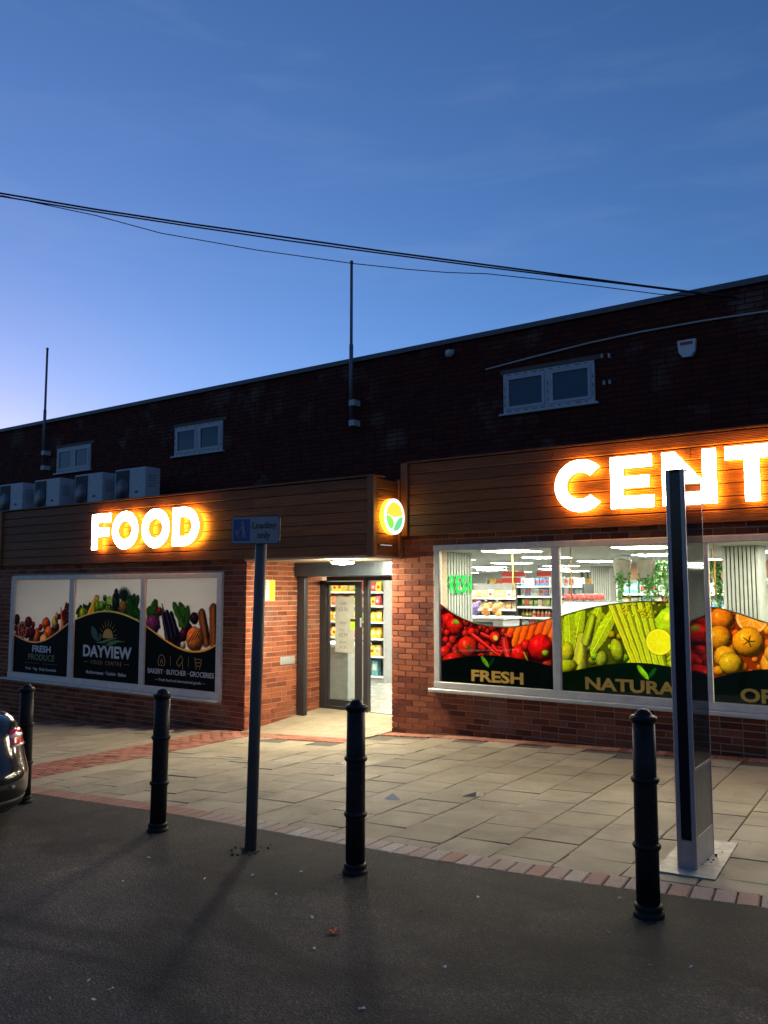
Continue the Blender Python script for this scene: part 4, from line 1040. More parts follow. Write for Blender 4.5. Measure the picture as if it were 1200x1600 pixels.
# ceiling panels
cp = None
for yr in (9.95, 12.2, 14.5, 16.9, 19.4, 22.0):
    for k in range(9):
        x = -12.4+k*1.75+(.5 if int(yr) % 2 else 0)
        if x < -9.5 and yr < 10.5: continue
        if cp is None:
            cp = thing('ceiling_panel_light', 'square white LED panel set in the shop ceiling', 'ceiling light', (x, yr, CZ), 0, 'LED panels in the shop ceiling')
            MB().box((-.32, -.32, -.012), (.32, .32, -.002)).build('frame', UPVC, cp); MB().box((-.295, -.295, -.016), (.295, .295, -.0122)).build('diffuser', PANEL_LIGHT, cp); o = cp
        else:
            o = copy_tree(cp); o.location = (x, yr, CZ)
        rn = {9: 'row nearest the windows', 12: 'second row from the windows', 14: 'third row from the windows', 16: 'fourth row from the windows', 19: 'fifth row from the windows', 22: 'row nearest the back wall'}[int(yr)]
        o['label'] = 'square white LED ceiling panel in the ' + rn; o['group'] = 'LED ceiling panels, ' + rn
for x, lab in ((-9.3, 'LED ceiling panel just inside the doorway, over the till counter'), (-7.6, 'LED ceiling panel just inside the doorway, over the open leaf')):
    o = copy_tree(cp); o.location = (x, 11.0, CZ); o['label'] = lab; o['group'] = 'LED ceiling panels inside the doorway'  # two extra panels, added to brighten the door opening
# shelving
SH_D = plain('dark_shelf_metal', (.035,.037,.042), .45); SH_L = plain('light_shelf_metal', (.28,.29,.30), .4); PRICE = plain('price_strip', (.66,.67,.68), .4)
PAL = {'bag': [(.72,.12,.05),(.80,.42,.03),(.78,.62,.05),(.80,.55,.04),(.65,.08,.08),(.78,.50,.25),(.30,.45,.06)],
       'box': [(.60,.10,.08),(.62,.55,.45),(.10,.22,.45),(.70,.66,.62),(.55,.32,.10),(.12,.32,.16)],
       'bottle': [(.42,.24,.10),(.12,.10,.09),(.55,.50,.42),(.30,.10,.06),(.20,.28,.12)],
       'carton': [(.62,.63,.62),(.05,.25,.55),(.10,.32,.34),(.55,.58,.60),(.30,.33,.36)],
       'sack': [(.52,.40,.20),(.46,.36,.22),(.16,.12,.38),(.50,.42,.46),(.60,.28,.10)],
       'loaf': [(.62,.50,.30),(.55,.42,.22),(.66,.60,.45),(.40,.50,.15),(.62,.30,.25)]}
PM = {}
def pmat(kind, i):
    k = (kind, i)
    if k not in PM: PM[k] = plain('%s_wrap' % kind, PAL[kind][i], .35, 0, .35, 26)
    return PM[k]
def product_mesh(kind, mat):
    mb = MB()
    if kind in ('bag', 'loaf'):
        for z, w, d in ((0,.46,.30),): pass
        ring = [(.46,.26,0),(.50,.36,.25),(.48,.34,.6),(.46,.16,.88),(.49,.03,1)]
        vs = []
        for w, d, z in ring: vs += [(-w,-d,z),(w,-d,z),(w,d,z),(-w,d,z)]
        fs = [(0,3,2,1)]+[(4*i+k, 4*i+(k+1) % 4, 4*i+4+(k+1) % 4, 4*i+4+k) for i in range(4) for k in range(4)]+[(16,17,18,19)]
        mb.add(vs, fs); mb.prism([(.30*math.cos(k*PI/5), .46+.17*math.sin(k*PI/5)) for k in range(10)], -.376, -.345, 1)
    elif kind == 'bottle':
        mb.lathe([(.46,0),(.46,.62),(.2,.78),(.18,.9)], 8); mb.lathe([(.21,.9),(.21,1)], 8, 1); mb.lathe([(.475,.2),(.475,.5)], 8, 1)
    elif kind == 'sack':
        for k in range(11):
            a = k*2.4; rr = .30*math.sqrt(k/11); z = .18+.22*(k % 3)+.1*(k > 7)
            mb.lathe([(.02,-.17),(.13,-.11),(.17,0),(.13,.11),(.02,.17)], 7, 0, Matrix.Translation((rr*math.cos(a), rr*math.sin(a), z)))
        mb.lathe([(.06,.72),(.03,.86),(.12,1.0)], 7, 1)
    else:
        mb.bbox((-.48,-.45,0), (.48,.45,1), .03); mb.box((-.34,-.462,.35), (.34,-.451,.78), 1)
    me = mb.mesh(kind); me.materials.append(mat); me.materials.append(R.choice([WHITE, YELLOW, CREAM, plain('label_red', (.6,.05,.04), .5) if 'label_red' not in bpy.data.materials else bpy.data.materials['label_red']])); return me
PMESH = {}
CN = {('bag', i): c for i, c in enumerate(('red', 'orange', 'golden', 'amber', 'crimson', 'peach', 'green'))}
CN.update({('box', i): c for i, c in enumerate(('red', 'cream', 'blue', 'white', 'brown', 'green'))})
CN.update({('bottle', i): c for i, c in enumerate(('brown', 'black', 'pale', 'dark red', 'olive'))})
CN.update({('carton', i): c for i, c in enumerate(('white', 'bright blue', 'teal', 'pale grey', 'grey'))})
CN.update({('sack', i): c for i, c in enumerate(('potato brown', 'brown', 'purple', 'pale', 'orange'))})
CN.update({('loaf', i): c for i, c in enumerate(('tan', 'brown', 'pale', 'green', 'pink'))})
ORD = ['lowest', 'second', 'third', 'fourth', 'fifth', 'sixth', 'topmost']
def product(kind, x, y, z, w, d, h, rz, label, cat, group, name):
    i = R.randrange(len(PAL[kind])); k = (kind, i)
    label = CN.get(k, 'plain') + ' ' + label; group = group + ', ' + CN.get(k, 'plain') if group else None
    if k not in PMESH: PMESH[k] = product_mesh(kind, pmat(kind, i))
    o = bpy.data.objects.new(name, PMESH[k]); C.objects.link(o); o.location = (x, y, z+.001); o.scale = (w, d, h); o.rotation_euler = (0, 0, rz)
    return tag(o, label, cat, group)
def shelf_unit(x0, x1, y, zs, ztop, depth, dark, label, goods, end=True):
    t = thing('shelf_unit', label, 'shelving', ((x0+x1)/2, y+depth/2, FZ))
    w = (x1-x0)/2; m = SH_D if dark else SH_L
    MB().box((-w, depth/2-.03, 0), (w, depth/2, ztop-FZ)).build('back_panel', m, t)
    for s_ in (-1, 1): MB().box((s_*w-(0 if s_ < 0 else .035), -depth/2, 0), (s_*w+(.035 if s_ < 0 else 0), depth/2-.03, ztop-FZ)).build('end_panel', SH_D if dark else SH_L, t)
    MB().box((-w+.035, -depth/2+.02, 0), (w-.035, depth/2-.03, .12)).build('plinth', m, t)
    for zi, z in enumerate(zs):
        sh = MB().box((-w+.035, -depth/2, z-FZ-.022), (w-.035, depth/2-.03, z-FZ)).build('shelf', m, t)
        MB().box((-w+.035, -depth/2-.012, z-FZ-.03), (w-.035, -depth/2-.0005, z-FZ+.008)).build('price_strip', PRICE, sh)
        if zi < len(goods) and goods[zi]:
            kind, pw, ph, name, lab, cat, grp = goods[zi]
            x = x0+.05+pw/2
            while x < x1-.04-pw/2:
                h = ph*R.uniform(.85, 1.05)
                product(kind, x, y+.13+R.uniform(0,.05), z, pw*.97, pw*.8 if kind != 'bottle' else pw*.97, h, R.uniform(-.12,.12), lab.replace('the ', 'the %s shelf of the ' % ORD[zi], 1), cat, grp + ', ' + ORD[zi] + ' shelf', name)
                x += pw*1.04
    return t
CR = ('bag', .135, .21, 'crisp_packet', 'snack packet on the unit seen through the open door', 'snack packet', 'snack packets inside the door')
shelf_unit(-12.2, -9.45, 13.5, [-.12, .27, .62, .95, 1.27, 1.55], 1.9, .5, False, 'tall grey shelf unit of snack packets seen through the open door', [None, CR, CR, CR, CR, CR])
for x in np.arange(-10.9, -9.6, .19): product('carton', float(x), 13.65, -.12, .15, .15, .30, 0, 'drink pack on the lowest shelf seen through the door', 'drink pack', 'drink packs on the lowest door shelf', 'drink_pack')
GR = ('box', .085, .15, 'grocery_box', 'grocery box on the dark shelf unit behind glass', 'grocery box', 'grocery boxes on the dark shelf unit')
BT = ('bottle', .075, .15, 'sauce_jar', 'sauce jar on the dark shelf unit behind glass', 'jar', 'jars on the dark shelf unit')
TP = ('carton', .095, .165, 'toiletry_pack', 'pack on the dark shelf unit behind glass', 'pack', 'packs on top of the dark shelf unit')
shelf_unit(-7.08, -5.70, 14.5, [.18, .62, .88, 1.07, 1.27, 1.47, 1.66], 1.70, .5, True, 'dark gondola shelf unit with jars and blue packs behind the left window', [None, BT, GR, BT, GR, TP, TP])
LO = ('loaf', .13, .16, 'bread_bag', 'bagged loaf on the pale bread rack', 'bread bag', 'bagged loaves on the pale rack')
shelf_unit(-8.6, -7.25, 15.0, [.9, 1.2, 1.43], 1.72, .5, False, 'pale bread rack beyond the counter behind the left window', [LO, LO, LO])
shelf_unit(-5.35, -2.9, 15.2, [.7, 1.0, 1.28, 1.52], 1.78, .5, False, 'pale shelf unit beyond the hanging plants', [None, ('carton', .17, .2, 'milk_carton', 'carton on the pale unit beyond the plants', 'carton', 'cartons beyond the plants'), ('box', .19, .18, 'food_box', 'food box on the pale unit beyond the plants', 'food box', 'food boxes beyond the plants'), ('carton', .17, .2, 'milk_carton', 'carton on the pale unit beyond the plants', 'carton', 'cartons beyond the plants')])
shelf_unit(-2.6, .6, 14.2, [.7, 1.0, 1.28, 1.52], 1.78, .5, False, 'pale shelf unit beyond the striped column', [None, None, ('loaf', .2, .2, 'wrapped_loaf', 'wrapped loaf on the unit beyond the striped column', 'wrapped loaf', 'wrapped loaves beyond the striped column'), ('box', .19, .2, 'cereal_box', 'cereal box on the unit beyond the striped column', 'cereal box', 'cereal boxes beyond the striped column')])
shelf_unit(-9.9, -6.0, 18.6, [.9, 1.17, 1.42, 1.66], 1.86, .5, False, 'long pale shelf run at the back of the shop', [('box', .15, .2, 'packet', 'packet on the long pale run at the back', 'packet', 'packets at the back of the shop'), ('bag', .17, .2, 'packet', 'packet on the long pale run at the back', 'packet', 'packets at the back of the shop'), ('box', .15, .2, 'packet', 'packet on the long pale run at the back', 'packet', 'packets at the back of the shop'), ('bag', .17, .2, 'packet', 'packet on the long pale run at the back', 'packet', 'packets at the back of the shop')])
BANR = plain('red_banner', (.55,.035,.03), .6)
for x, y, w in ((-8.05, 16.4, .55), (-7.3, 16.4, .4), (-5.2, 19.5, .7)):
    b_ = thing('hanging_banner', {-8.05: 'wide plain red banner hanging beyond the bread rack', -7.3: 'narrow plain red banner hanging beside the wide one', -5.2: 'plain red banner hanging far back beyond the deli counter'}[x], 'banner', (x, y, 1.90))
    MB().box((-w/2, -.01, -.16), (w/2, .01, .08)).build('panel', BANR, b_); MB().box((-w/2, -.011, -.05), (w/2, -.0102, -.02)).build('white_stripe', WHITE, b_)
    for s_ in (-1, 1): MB().tube([(s_*w*.4, 0, .08), (s_*w*.4, 0, CZ-1.90-.003)], .004, 5).build('cord', CABLE, b_)
# counter with ovens behind window one
ct = thing('service_counter', 'grey counter with two dark oven doors behind the left window', 'counter', (-6.75, 12.4, FZ))
MB().bbox((-.75, -.3, 0), (.62, .3, 1.36), .01).build('body', SH_L, ct); MB().bbox((-.78, -.33, 1.362), (.65, .33, 1.40), .008).build('worktop', PRICE, ct)
for x in (-.55, -.02): MB().bbox((x, -.312, 1.0), (x+.45, -.301, 1.32), .004).build('oven_door', SH_D, ct)
for x in np.arange(-7.35, -6.15, .2):
    product('sack', float(x), 12.3, FZ+1.40, .24, .24, .24+R.uniform(0,.06), R.uniform(-.3,.3), 'bag of produce heaped on the grey counter', 'produce bag', 'produce bags on the counter', 'produce_bag')
dc = thing('deli_counter', 'pale deli counter with curved glass front beyond the middle window', 'deli counter', (-4.95, 13.2, FZ))
prof = [(-.45,0),(-.45,.85),(-.42,1.2),(-.3,1.5),(-.1,1.66),(.35,1.70),(.35,0)]
MB().prism([(y, z) for y, z in prof[:2]]+[(.35,.85),(.35,0)], -.55, .55, 0, None, 'x').build('base', SH_L, dc)
MB().prism([(-.44,.86),(-.42,1.2),(-.3,1.5),(-.1,1.64),(.34,1.66),(.34,1.62),(-.1,1.60),(-.27,1.47),(-.38,1.2),(-.40,.86)], -.55, .55, 0, None, 'x').build('curved_glass', plain('deli_glass', (.40,.45,.47), .12, .1, .15, 6), dc)
for k in range(16):
    o = link('tomato', MB().lathe([(.01,-.05),(.045,-.03),(.055,0),(.042,.035),(.01,.048)], 8).mesh('tomato'), None, pmat('bag', 4)); o.location = (-5.55+(k % 8)*.085, 13.3+(k//8)*.1, FZ+1.665+.06)
    tag(o, 'red tomato heaped on top of the pale deli counter', 'tomato', 'tomatoes on the deli counter')
# till counter inside the door
tc = thing('till_counter', 'grey till counter with white top behind the door glass', 'counter', (-9.6, 11.5, FZ))
MB().bbox((-1.2, -.3, 0), (1.0, .3, .86), .01).build('body', plain('counter_front', (.34,.36,.35), .4), tc); MB().bbox((-1.23, -.34, .862), (1.03, .34, .92), .008).build('worktop', WHITE, tc)
# hanging plants
LEAFM = [plain('hanging_leaf', c, .5, 0, .3, 30) for c in ((.06,.22,.04),(.10,.32,.07),(.16,.38,.12))]
def hanging_plant(x, y, ztop, zlow, spread, n, label, bucket, lm):
    t = thing('hanging_plant', label, 'plant', (x, y, ztop))
    if bucket:
        MB().lathe([(.10,-.24),(.13,0),(.135,.01)], 16).build('bucket', STEEL, t)
        MB().tube([(-.12,0,.0),(-.10,0,.06),(0,0,.09),(.10,0,.06),(.12,0,0)], .006, 6).build('handle', STEEL, t)
    else: MB().tube([(0,0,0),(0,0,CZ-ztop-.003)], .004, 5).build('cord', CABLE, t)
    st = MB(); lv = MB()
    for k in range(n):
        a = R.uniform(0, 2*PI); L = R.uniform(.35, 1)*(ztop-zlow); rad = spread*R.uniform(.3, 1); pts = []
        for i in range(7):
            u = i/6; pts.append((math.cos(a)*rad*min(1, u*2.2), math.sin(a)*rad*min(1, u*2.2), -.02+.05*math.sin(min(1, u*2)*PI)-L*max(0, u-.12)))
        st.tube(pts, .003, 4)
        for i in range(1, 7):
            for _ in range(5):
                u = R.random(); p = Vector(pts[i-1]).lerp(Vector(pts[i]), u); dv = Vector((R.uniform(-1,1), R.uniform(-1,1), R.uniform(-.9,.5))).normalized(); s_ = R.uniform(.025,.05)
                sd = dv.cross(Vector((R.uniform(-1,1), R.uniform(-1,1), .4))).normalized()*s_*.45
                lv.add([p, p+dv*s_*.5+sd, p+dv*s_, p+dv*s_*.5-sd], [(0,1,2,3)], R.choice((0,1,2)) if lm is None else R.choice(lm))
    st.build('stem', LEAFM[0], t); tag(lv.build('leaves', LEAFM, t, fix=False), kind='stuff')
hanging_plant(-3.95, 11.5, 2.0, 1.30, .13, 26, 'trailing ivy in a metal bucket left of the bright fern', True, None)
hanging_plant(-3.63, 11.55, 2.0, 1.28, .13, 26, 'trailing ivy in a metal bucket nearest the bright fern', True, None)
hanging_plant(-3.52, 11.9, 1.98, 1.25, .24, 34, 'bright green fern hanging beside the metal buckets', False, (1, 2, 2))
hanging_plant(-2.62, 11.0, 1.92, 1.18, .20, 34, 'bushy green plant hanging left of the striped column', False, (0, 1, 2))
hanging_plant(-1.85, 11.1, 1.80, 1.22, .18, 26, 'leafy plant hanging right of the striped column', False, (0, 1, 2))
ROPE = plain('orange_rope', (.55,.30,.06), .8)
for x, y, z in ((-5.07, 10.3, 1.55), (-4.0, 9.75, 1.45), (-2.33, 9.9, 1.5)):
    tag(MB().tube([(x, y, CZ-.002), (x+.005, y, (CZ+z)/2), (x, y, z)], .008, 6).build('hanging_rope', ROPE), 'orange rope hanging from the shop ceiling behind glass', 'rope', 'ropes hanging behind the windows')
MB().box((-5.6, 16.0, 1.80), (-2.2, 16.06, CZ-.002)).build('brown_bulkhead', plain('terracotta_board', (.42,.22,.13), .6), shop)
# produce crates behind the right pane
for i in range(7):
    x = -2.8+i*.34
    if -2.4 < x < -1.9: continue
    t = thing('produce_crate', 'crate of red and orange fruit behind the third window', 'crate', (x, 11.9, 1.02), 0, 'produce crates behind the third window')
    MB().box((-.16,-.15,0), (.16,.15,.1)).build('crate_body', plain('crate_black', (.02,.02,.02), .5) if i == 0 else bpy.data.materials['crate_black'], t)
    fm = MB()
    for k in range(12): fm.lathe([(.01,-.045),(.04,-.03),(.05,0),(.038,.03),(.01,.045)], 8, 0, Matrix.Translation((-.11+(k % 4)*.074, -.1+(k//4)*.09, .13)))
    fm.build('fruit', pmat('bag', i % 2 if i % 3 else 4), t)
st_ = thing('display_stand', 'dark produce stand behind the third window', 'stand', (-1.8, 11.9, FZ)); MB().box((-1.2,-.25,1.2), (1.1,.25,1.285)).build('top', SH_D, st_)
for x in (-1.1, 1.0):
    for y in (-.2, .2): MB().box((x-.03, y-.03, 0), (x+.03, y+.03, 1.2)).build('leg', SH_D, st_)

# ------------------------------------------------------------------ upper wall: windows, fittings
TAPE = plain('protective_tape', (.05,.06,.10), .5)
PANE_DUSK = plain('dusk_pane', (.016,.045,.075), .08, 0, .1, 3, 0, .5, 0, .02)
for (a, b, c, d) in UPW:
    mb = MB(); w = .055
    mb.bbox((a, 10.83, c), (b, 10.885, c+w), .004); mb.bbox((a, 10.83, d-w), (b, 10.885, d), .004)
    mx = (a+b)/2
    for u0, u1 in ((a, a+w), (mx-.045, mx+.045), (b-w, b)): mb.bbox((u0, 10.831, c+w-.002), (u1, 10.884, d-w+.002), .004)
    fr = mb.build('upper_window', UPVC_UP, shop)
    for u0, u1 in ((a+w, mx-.045), (mx+.045, b-w)):
        s2 = MB(); 
        for q in (((u0, 10.822, c+w), (u1, 10.86, c+w+.04)), ((u0, 10.822, d-w-.04), (u1, 10.86, d-w)), ((u0, 10.823, c+w+.04), (u0+.04, 10.86, d-w-.04)), ((u1-.04, 10.823, c+w+.04), (u1, 10.86, d-w-.04))): s2.box(*q)
        sa = s2.build('casement', UPVC_UP, fr)
        pn = MB().box((u0+.04, 10.842, c+w+.04), (u1-.04, 10.848, d-w-.04)).build('pane', PANE_DUSK, fr)
    tp = MB()
    for k in range(10):
        x = a+.06+(b-a-.12)*k/9.6; L = R.uniform(.03, .08)
        tp.box((x, 10.8275, c+.018), (x+L, 10.8298, c+.03)); tp.box((x, 10.8275, d-.03), (x+L, 10.8298, d-.018))
    for x in (a+.02, mx, b-.03):
        for k in range(3): tp.box((x, 10.8275, c+.1+k*.12), (x+.01, 10.8298, c+.15+k*.12))
    tp.build('tape_marks', TAPE, fr)
    MB().bbox((a-.06, 10.79, c-.035), (b+.05, 10.86, c-.002), .004).build('sill', UPVC_UP, fr)
    MB().bbox((a-.05, 10.843, d+.004), (b+.1, 10.86, d+.07), .004).build('lintel', plain('stone_lintel', (.12,.09,.075), .9), fr)
# air-conditioning units on the flat roof
def ac_unit():
    t = thing('air_conditioner', '', 'air conditioner', (0, 0, 0))
    MB().bbox((0, 0, .2), (.90, .36, .985), .012).build('casing', AC_WHITE, t)
    gr = MB().box((.035, -.006, .24), (.44, -.0005, .955)).build('fan_grille', AC_DARK, t)
    sl = MB()
    for k in range(13): sl.box((.05+k*.03, -.012, .245), (.058+k*.03, -.0062, .95))
    sl.lathe([(.19,0),(.19,.006)], 28, 0, Matrix.Translation((.24, -.0125, .60)) @ Matrix.Rotation(PI/2, 4, 'X'))
    sl.build('grille_bars', plain('ac_bar', (.07,.08,.09), .5) if 'ac_bar' not in bpy.data.materials else bpy.data.materials['ac_bar'], gr)
    MB().box((.61, -.004, .50), (.70, -.0005, .54)).build('badge', BLACKTXT, t)
    sp = MB()
    for k in range(5): sp.box((.9005, .07, .62+k*.05), (.906, .25, .64+k*.05))
    MB().box((.9005, .10, .36), (.908, .26, .5)).build('valve_cover', AC_WHITE, t); sp.build('side_vent', plain('ac_side_vent', (.25,.26,.27), .5) if 'ac_side_vent' not in bpy.data.materials else bpy.data.materials['ac_side_vent'], t)
    MB().tube([(.90, .30, .42), (.97, .30, .42), (.985, .33, .36), (.985, .36, .05), (.985, .55, .03), (.985, .80, .03)], .022, 6).build('pipe', AC_DARK, t)
    for x in (.1, .72): MB().box((x, .0, .0), (x+.08, .36, .199)).build('foot', AC_DARK, t)
    return t
ACL = ['white air conditioner on the flat roof, first from the left', 'white air conditioner below the smallest upper window, second from the left', 'white air conditioner on the flat roof, third from the left', 'white air conditioner nearest the second upper window, last of the four']
for i, x in enumerate((-17.47, -16.12, -14.70, -13.40)):
    o = ac_unit() if i == 0 else copy_tree(o0)
    if i == 0: o0 = o
    o.location = (x, 10.0, 2.921); tag(o, ACL[i], None, 'air conditioners on the flat roof')
def pole(x, lab):
    t = thing('flagpole', lab, 'flagpole', (x, 10.72, 4.28))
    MB().lathe([(.034,0),(.034,1.4),(.026,1.41),(.024,2.80),(.03,2.81),(.03,2.84),(.01,2.86)], 12).build('pole', POST_GREY if False else plain('pole_grey', (.13,.13,.14), .5, .4) if 'pole_grey' not in bpy.data.materials else bpy.data.materials['pole_grey'], t)
    for z in (.06, .40): MB().bbox((-.02, -.045, z-.05), (.10, .128, z+.05), .006).build('bracket', CONDUIT, t)
pole(-8.19, 'thin grey pole bracketed to the upper wall above the entrance')
pole(-16.98, 'thin grey pole bracketed to the upper wall above the air conditioners')
# conduit, alarm box, camera, brackets
tag(MB().tube([(-5.73, 10.835, 4.895), (-5.0, 10.83, 4.955), (-4.1, 10.83, 5.02), (-3.39, 10.83, 5.045), (-2.6, 10.83, 5.045), (-1.8, 10.83, 5.02), (0, 10.83, 4.98), (3, 10.83, 4.95)], .014, 6).build('wall_cable', CONDUIT), 'pale cable clipped along the upper brick wall', 'cable')
ab = thing('alarm_box', 'white bell box on the upper wall above CENTRE', 'alarm box', (-2.78, 10.85, 4.72))
MB().prism([(-.115,.10),(-.10,-.06),(-.05,-.125),(.05,-.125),(.10,-.06),(.115,.10)], -.07, 0).build('cover', plain('alarm_white', (.60,.60,.60), .4), ab); MB().box((-.08, -.0745, .035), (.08, -.0702, .075)).build('printed_band', plain('alarm_red', (.35,.06,.05), .5), ab)
cm = thing('security_camera', 'small pale dome camera high on the upper wall', 'camera', (-6.33, 10.85, 5.26))
MB().bbox((-.05, -.03, -.04), (.05, 0, .04), .006).build('mount', CONDUIT, cm); MB().lathe([(.01,-.09),(.05,-.08),(.06,-.03),(.055,.01),(.02,.03)], 14, 0, Matrix.Translation((0,-.08,0))).build('dome', UPVC_UP, cm)
for i, (x, z) in enumerate(((-3.92, 4.80), (-3.82, 4.79), (-3.90, 4.42), (-3.82, 4.42))):
    tag(MB().bbox((x-.012, 10.80, z-.03), (x+.012, 10.852, z+.03), .003).build('wall_bracket', CONDUIT), 'small rusty bracket on the brick beside the upper window', 'bracket', 'brackets beside the upper window')
# overhead wires from off the street to the upper wall
def wire(pts, r, lab):
    tag(MB().tube(pts, r, 6).build('overhead_wire', CABLE), lab, 'wire')
wire([(-22,3.4,6.75), (-15,4.1,6.6), (-9.0,5.0,6.22), (-8.29,5.8,6.14), (-7.5,6.6,6.05), (-6.55,7.3,5.89), (-5.61,8.0,5.73), (-4.66,8.7,5.58), (-3.71,9.4,5.43), (-3.08,9.9,5.34), (-2.52,10.4,5.28), (-2.16,10.84,5.27)], .011, 'thick upper strand of the overhead wires crossing the sky')
wire([(-22,3.3,6.68), (-15,4.05,6.54), (-8.99,5.0,6.18), (-8.29,5.8,6.11), (-7.49,6.6,6.015), (-6.55,7.3,5.85), (-5.61,8.0,5.70), (-4.66,8.7,5.55), (-3.71,9.4,5.41), (-3.08,9.9,5.33), (-2.52,10.4,5.27), (-2.16,10.84,5.265)], .009, 'second strand running close under the thick overhead wire')
wire([(-22,3.4,6.74), (-15,4.1,6.58), (-9.0,5.02,6.20), (-8.28,5.8,6.06), (-7.84,6.4,5.95), (-6.9,7.1,5.75), (-5.95,7.8,5.59), (-5.37,8.2,5.51), (-5.0,8.5,5.485), (-4.6,8.75,5.46), (-4.04,9.2,5.40), (-3.46,9.6,5.31), (-2.91,10.1,5.25), (-2.16,10.84,5.26)], .0055, 'thin overhead wire sagging lowest between the two ends')

# ------------------------------------------------------------------ bollards
def bollard():
    t = thing('bollard', '', 'bollard', (0, 0, 0), 0, 'black iron bollards along the road edge')
    MB().lathe([(.074,-.03),(.076,.012),(.072,.022),(.064,.026),(.068,.036),(.070,.044),(.066,.054),(.058,.060)], 32).build('base_flange', BLACK_IRON, t)
    MB().lathe([(.0575,.05),(.0575,.332),(.0570,.5),(.0565,.66),(.055,.945)], 32).build('shaft', BLACK_IRON, t)
    for z in (.335, .655): MB().lathe([(.055,z-.016),(.064,z-.014),(.069,z-.004),(.069,z+.004),(.064,z+.012),(.055,z+.015)], 32).build('collar', BLACK_IRON, t)
    MB().lathe([(.056,.930),(.060,.938),(.066,.945),(.068,.953),(.066,.962),(.056,.967),(.044,.968),(.040,.980),(.030,.992),(.016,.999),(.002,1.001)], 32).build('cap', BLACK_IRON, t)
    return t
BP = [(-6.70, 4.17, 'black iron bollard half hidden by the parked car', -.010), (-4.82, 4.05, 'black iron bollard in front of the poster windows, left of the sign post', .012),
      (-3.02, 4.01, 'black iron bollard in front of the open shop doorway', .004), (-1.36, 4.21, 'black iron bollard beside the tall slim totem, biggest of the four', -.006)]
for i, (x, y, lab, tl) in enumerate(BP):
    o = bollard() if i == 0 else copy_tree(b0)
    if i == 0: b0 = o
    o.location = (x, y, g(x, y)); o.rotation_euler = (0, tl, i*.7); o['label'] = lab

# ------------------------------------------------------------------ sign post
sp = thing('loading_sign', 'white and blue Loading only sign on a grey steel post', 'street sign', (-3.885, 4.03, g(-3.885, 4.03)))
sp.rotation_euler = (0, math.radians(1.6), 0)
MB().lathe([(.038,-.05),(.038,2.12),(.03,2.125)], 24).build('post', POST_GREY, sp)
mb = MB()
SW, SH, r_ = .212, .0875, .022
def rrect(w, h, r): 
    return [(sx*(w-r)+r*math.cos(math.radians(a)), sz*(h-r)+r*math.sin(math.radians(a))) for sx, sz, a0 in ((1,1,0),(-1,1,90),(-1,-1,180),(1,-1,270)) for a in range(a0, a0+91, 15)]
pl = MB(); pl.prism([(x-.005, z+2.078) for x, z in rrect(SW+.006, SH+.006, r_)], -.056, -.046); plate = pl.build('sign_plate', BLACKTXT, sp)
MB().prism([(x-.005, z+2.078) for x, z in rrect(SW, SH, r_)], -.0585, -.0562).build('white_face', SIGN_WHITE, plate)
MB().box((-.203, -.0605, 2.005), (-.052, -.0587, 2.152)).build('blue_panel', SIGN_BLUE, plate)
fg = MB(); FO = (-.128, 2.0785)
def fpoly(pts): fg.prism([(FO[0]+a, FO[1]+b) for a, b in pts], -.0625, -.0607)
fpoly([(.012+.008*math.cos(k*PI/5), .053+.009*math.sin(k*PI/5)) for k in range(10)])
fpoly([(.004,.042),(.020,.044),(.030,.010),(.034,-.010),(.010,-.008),(.006,.012)])
fpoly([(.010,-.006),(.022,-.006),(.020,-.030),(.020,-.052),(.010,-.052)]); fpoly([(.022,-.006),(.034,-.008),(.046,-.048),(.037,-.052),(.026,-.024)])
fpoly([(.008,.036),(.014,.026),(-.012,-.002),(-.018,.004)]); fpoly([(-.010,.006),(-.006,.001),(-.048,-.044),(-.053,-.040)])
fpoly([(-.056,-.012),(-.044,.002),(-.030,-.016),(-.042,-.030)]); fpoly([(-.040,-.020),(-.031,-.010),(-.018,-.026),(-.028,-.036)])
fpoly([(-.022+.007*math.cos(k*PI/5), -.047+.007*math.sin(k*PI/5)) for k in range(10)])
fg.build('porter_symbol', SIGN_WHITE, plate)
text('lettering', 'Loading', .046, (.075, -.0592, 2.088), BLACKTXT, plate, .02, 'CENTER', .215)
text('lettering', 'only', .046, (.075, -.0592, 2.024), BLACKTXT, plate, .02, 'CENTER', .118)
for z in (2.03, 2.12): MB().lathe([(.040,z-.012),(.042,z-.01),(.042,z+.01),(.040,z+.012)], 20).build('clip', STEEL, sp)
clod = MB()
for k in range(26):
    a, d = R.uniform(0, 6.28), abs(R.gauss(.05, .05))+.035; s_ = R.uniform(.004,.013)
    clod.lathe([(.2*s_,-s_),(s_,-.2*s_),(s_*.8,.5*s_),(.2*s_,.8*s_)], 5, 0, Matrix.Translation((-3.885+d*math.cos(a), 4.03+d*math.sin(a)*.8, g(-3.885,4.03)+s_*.3)), False)
tag(clod.build('soil_crumbs', plain('soil', (.06,.045,.03), .95)), kind='stuff')

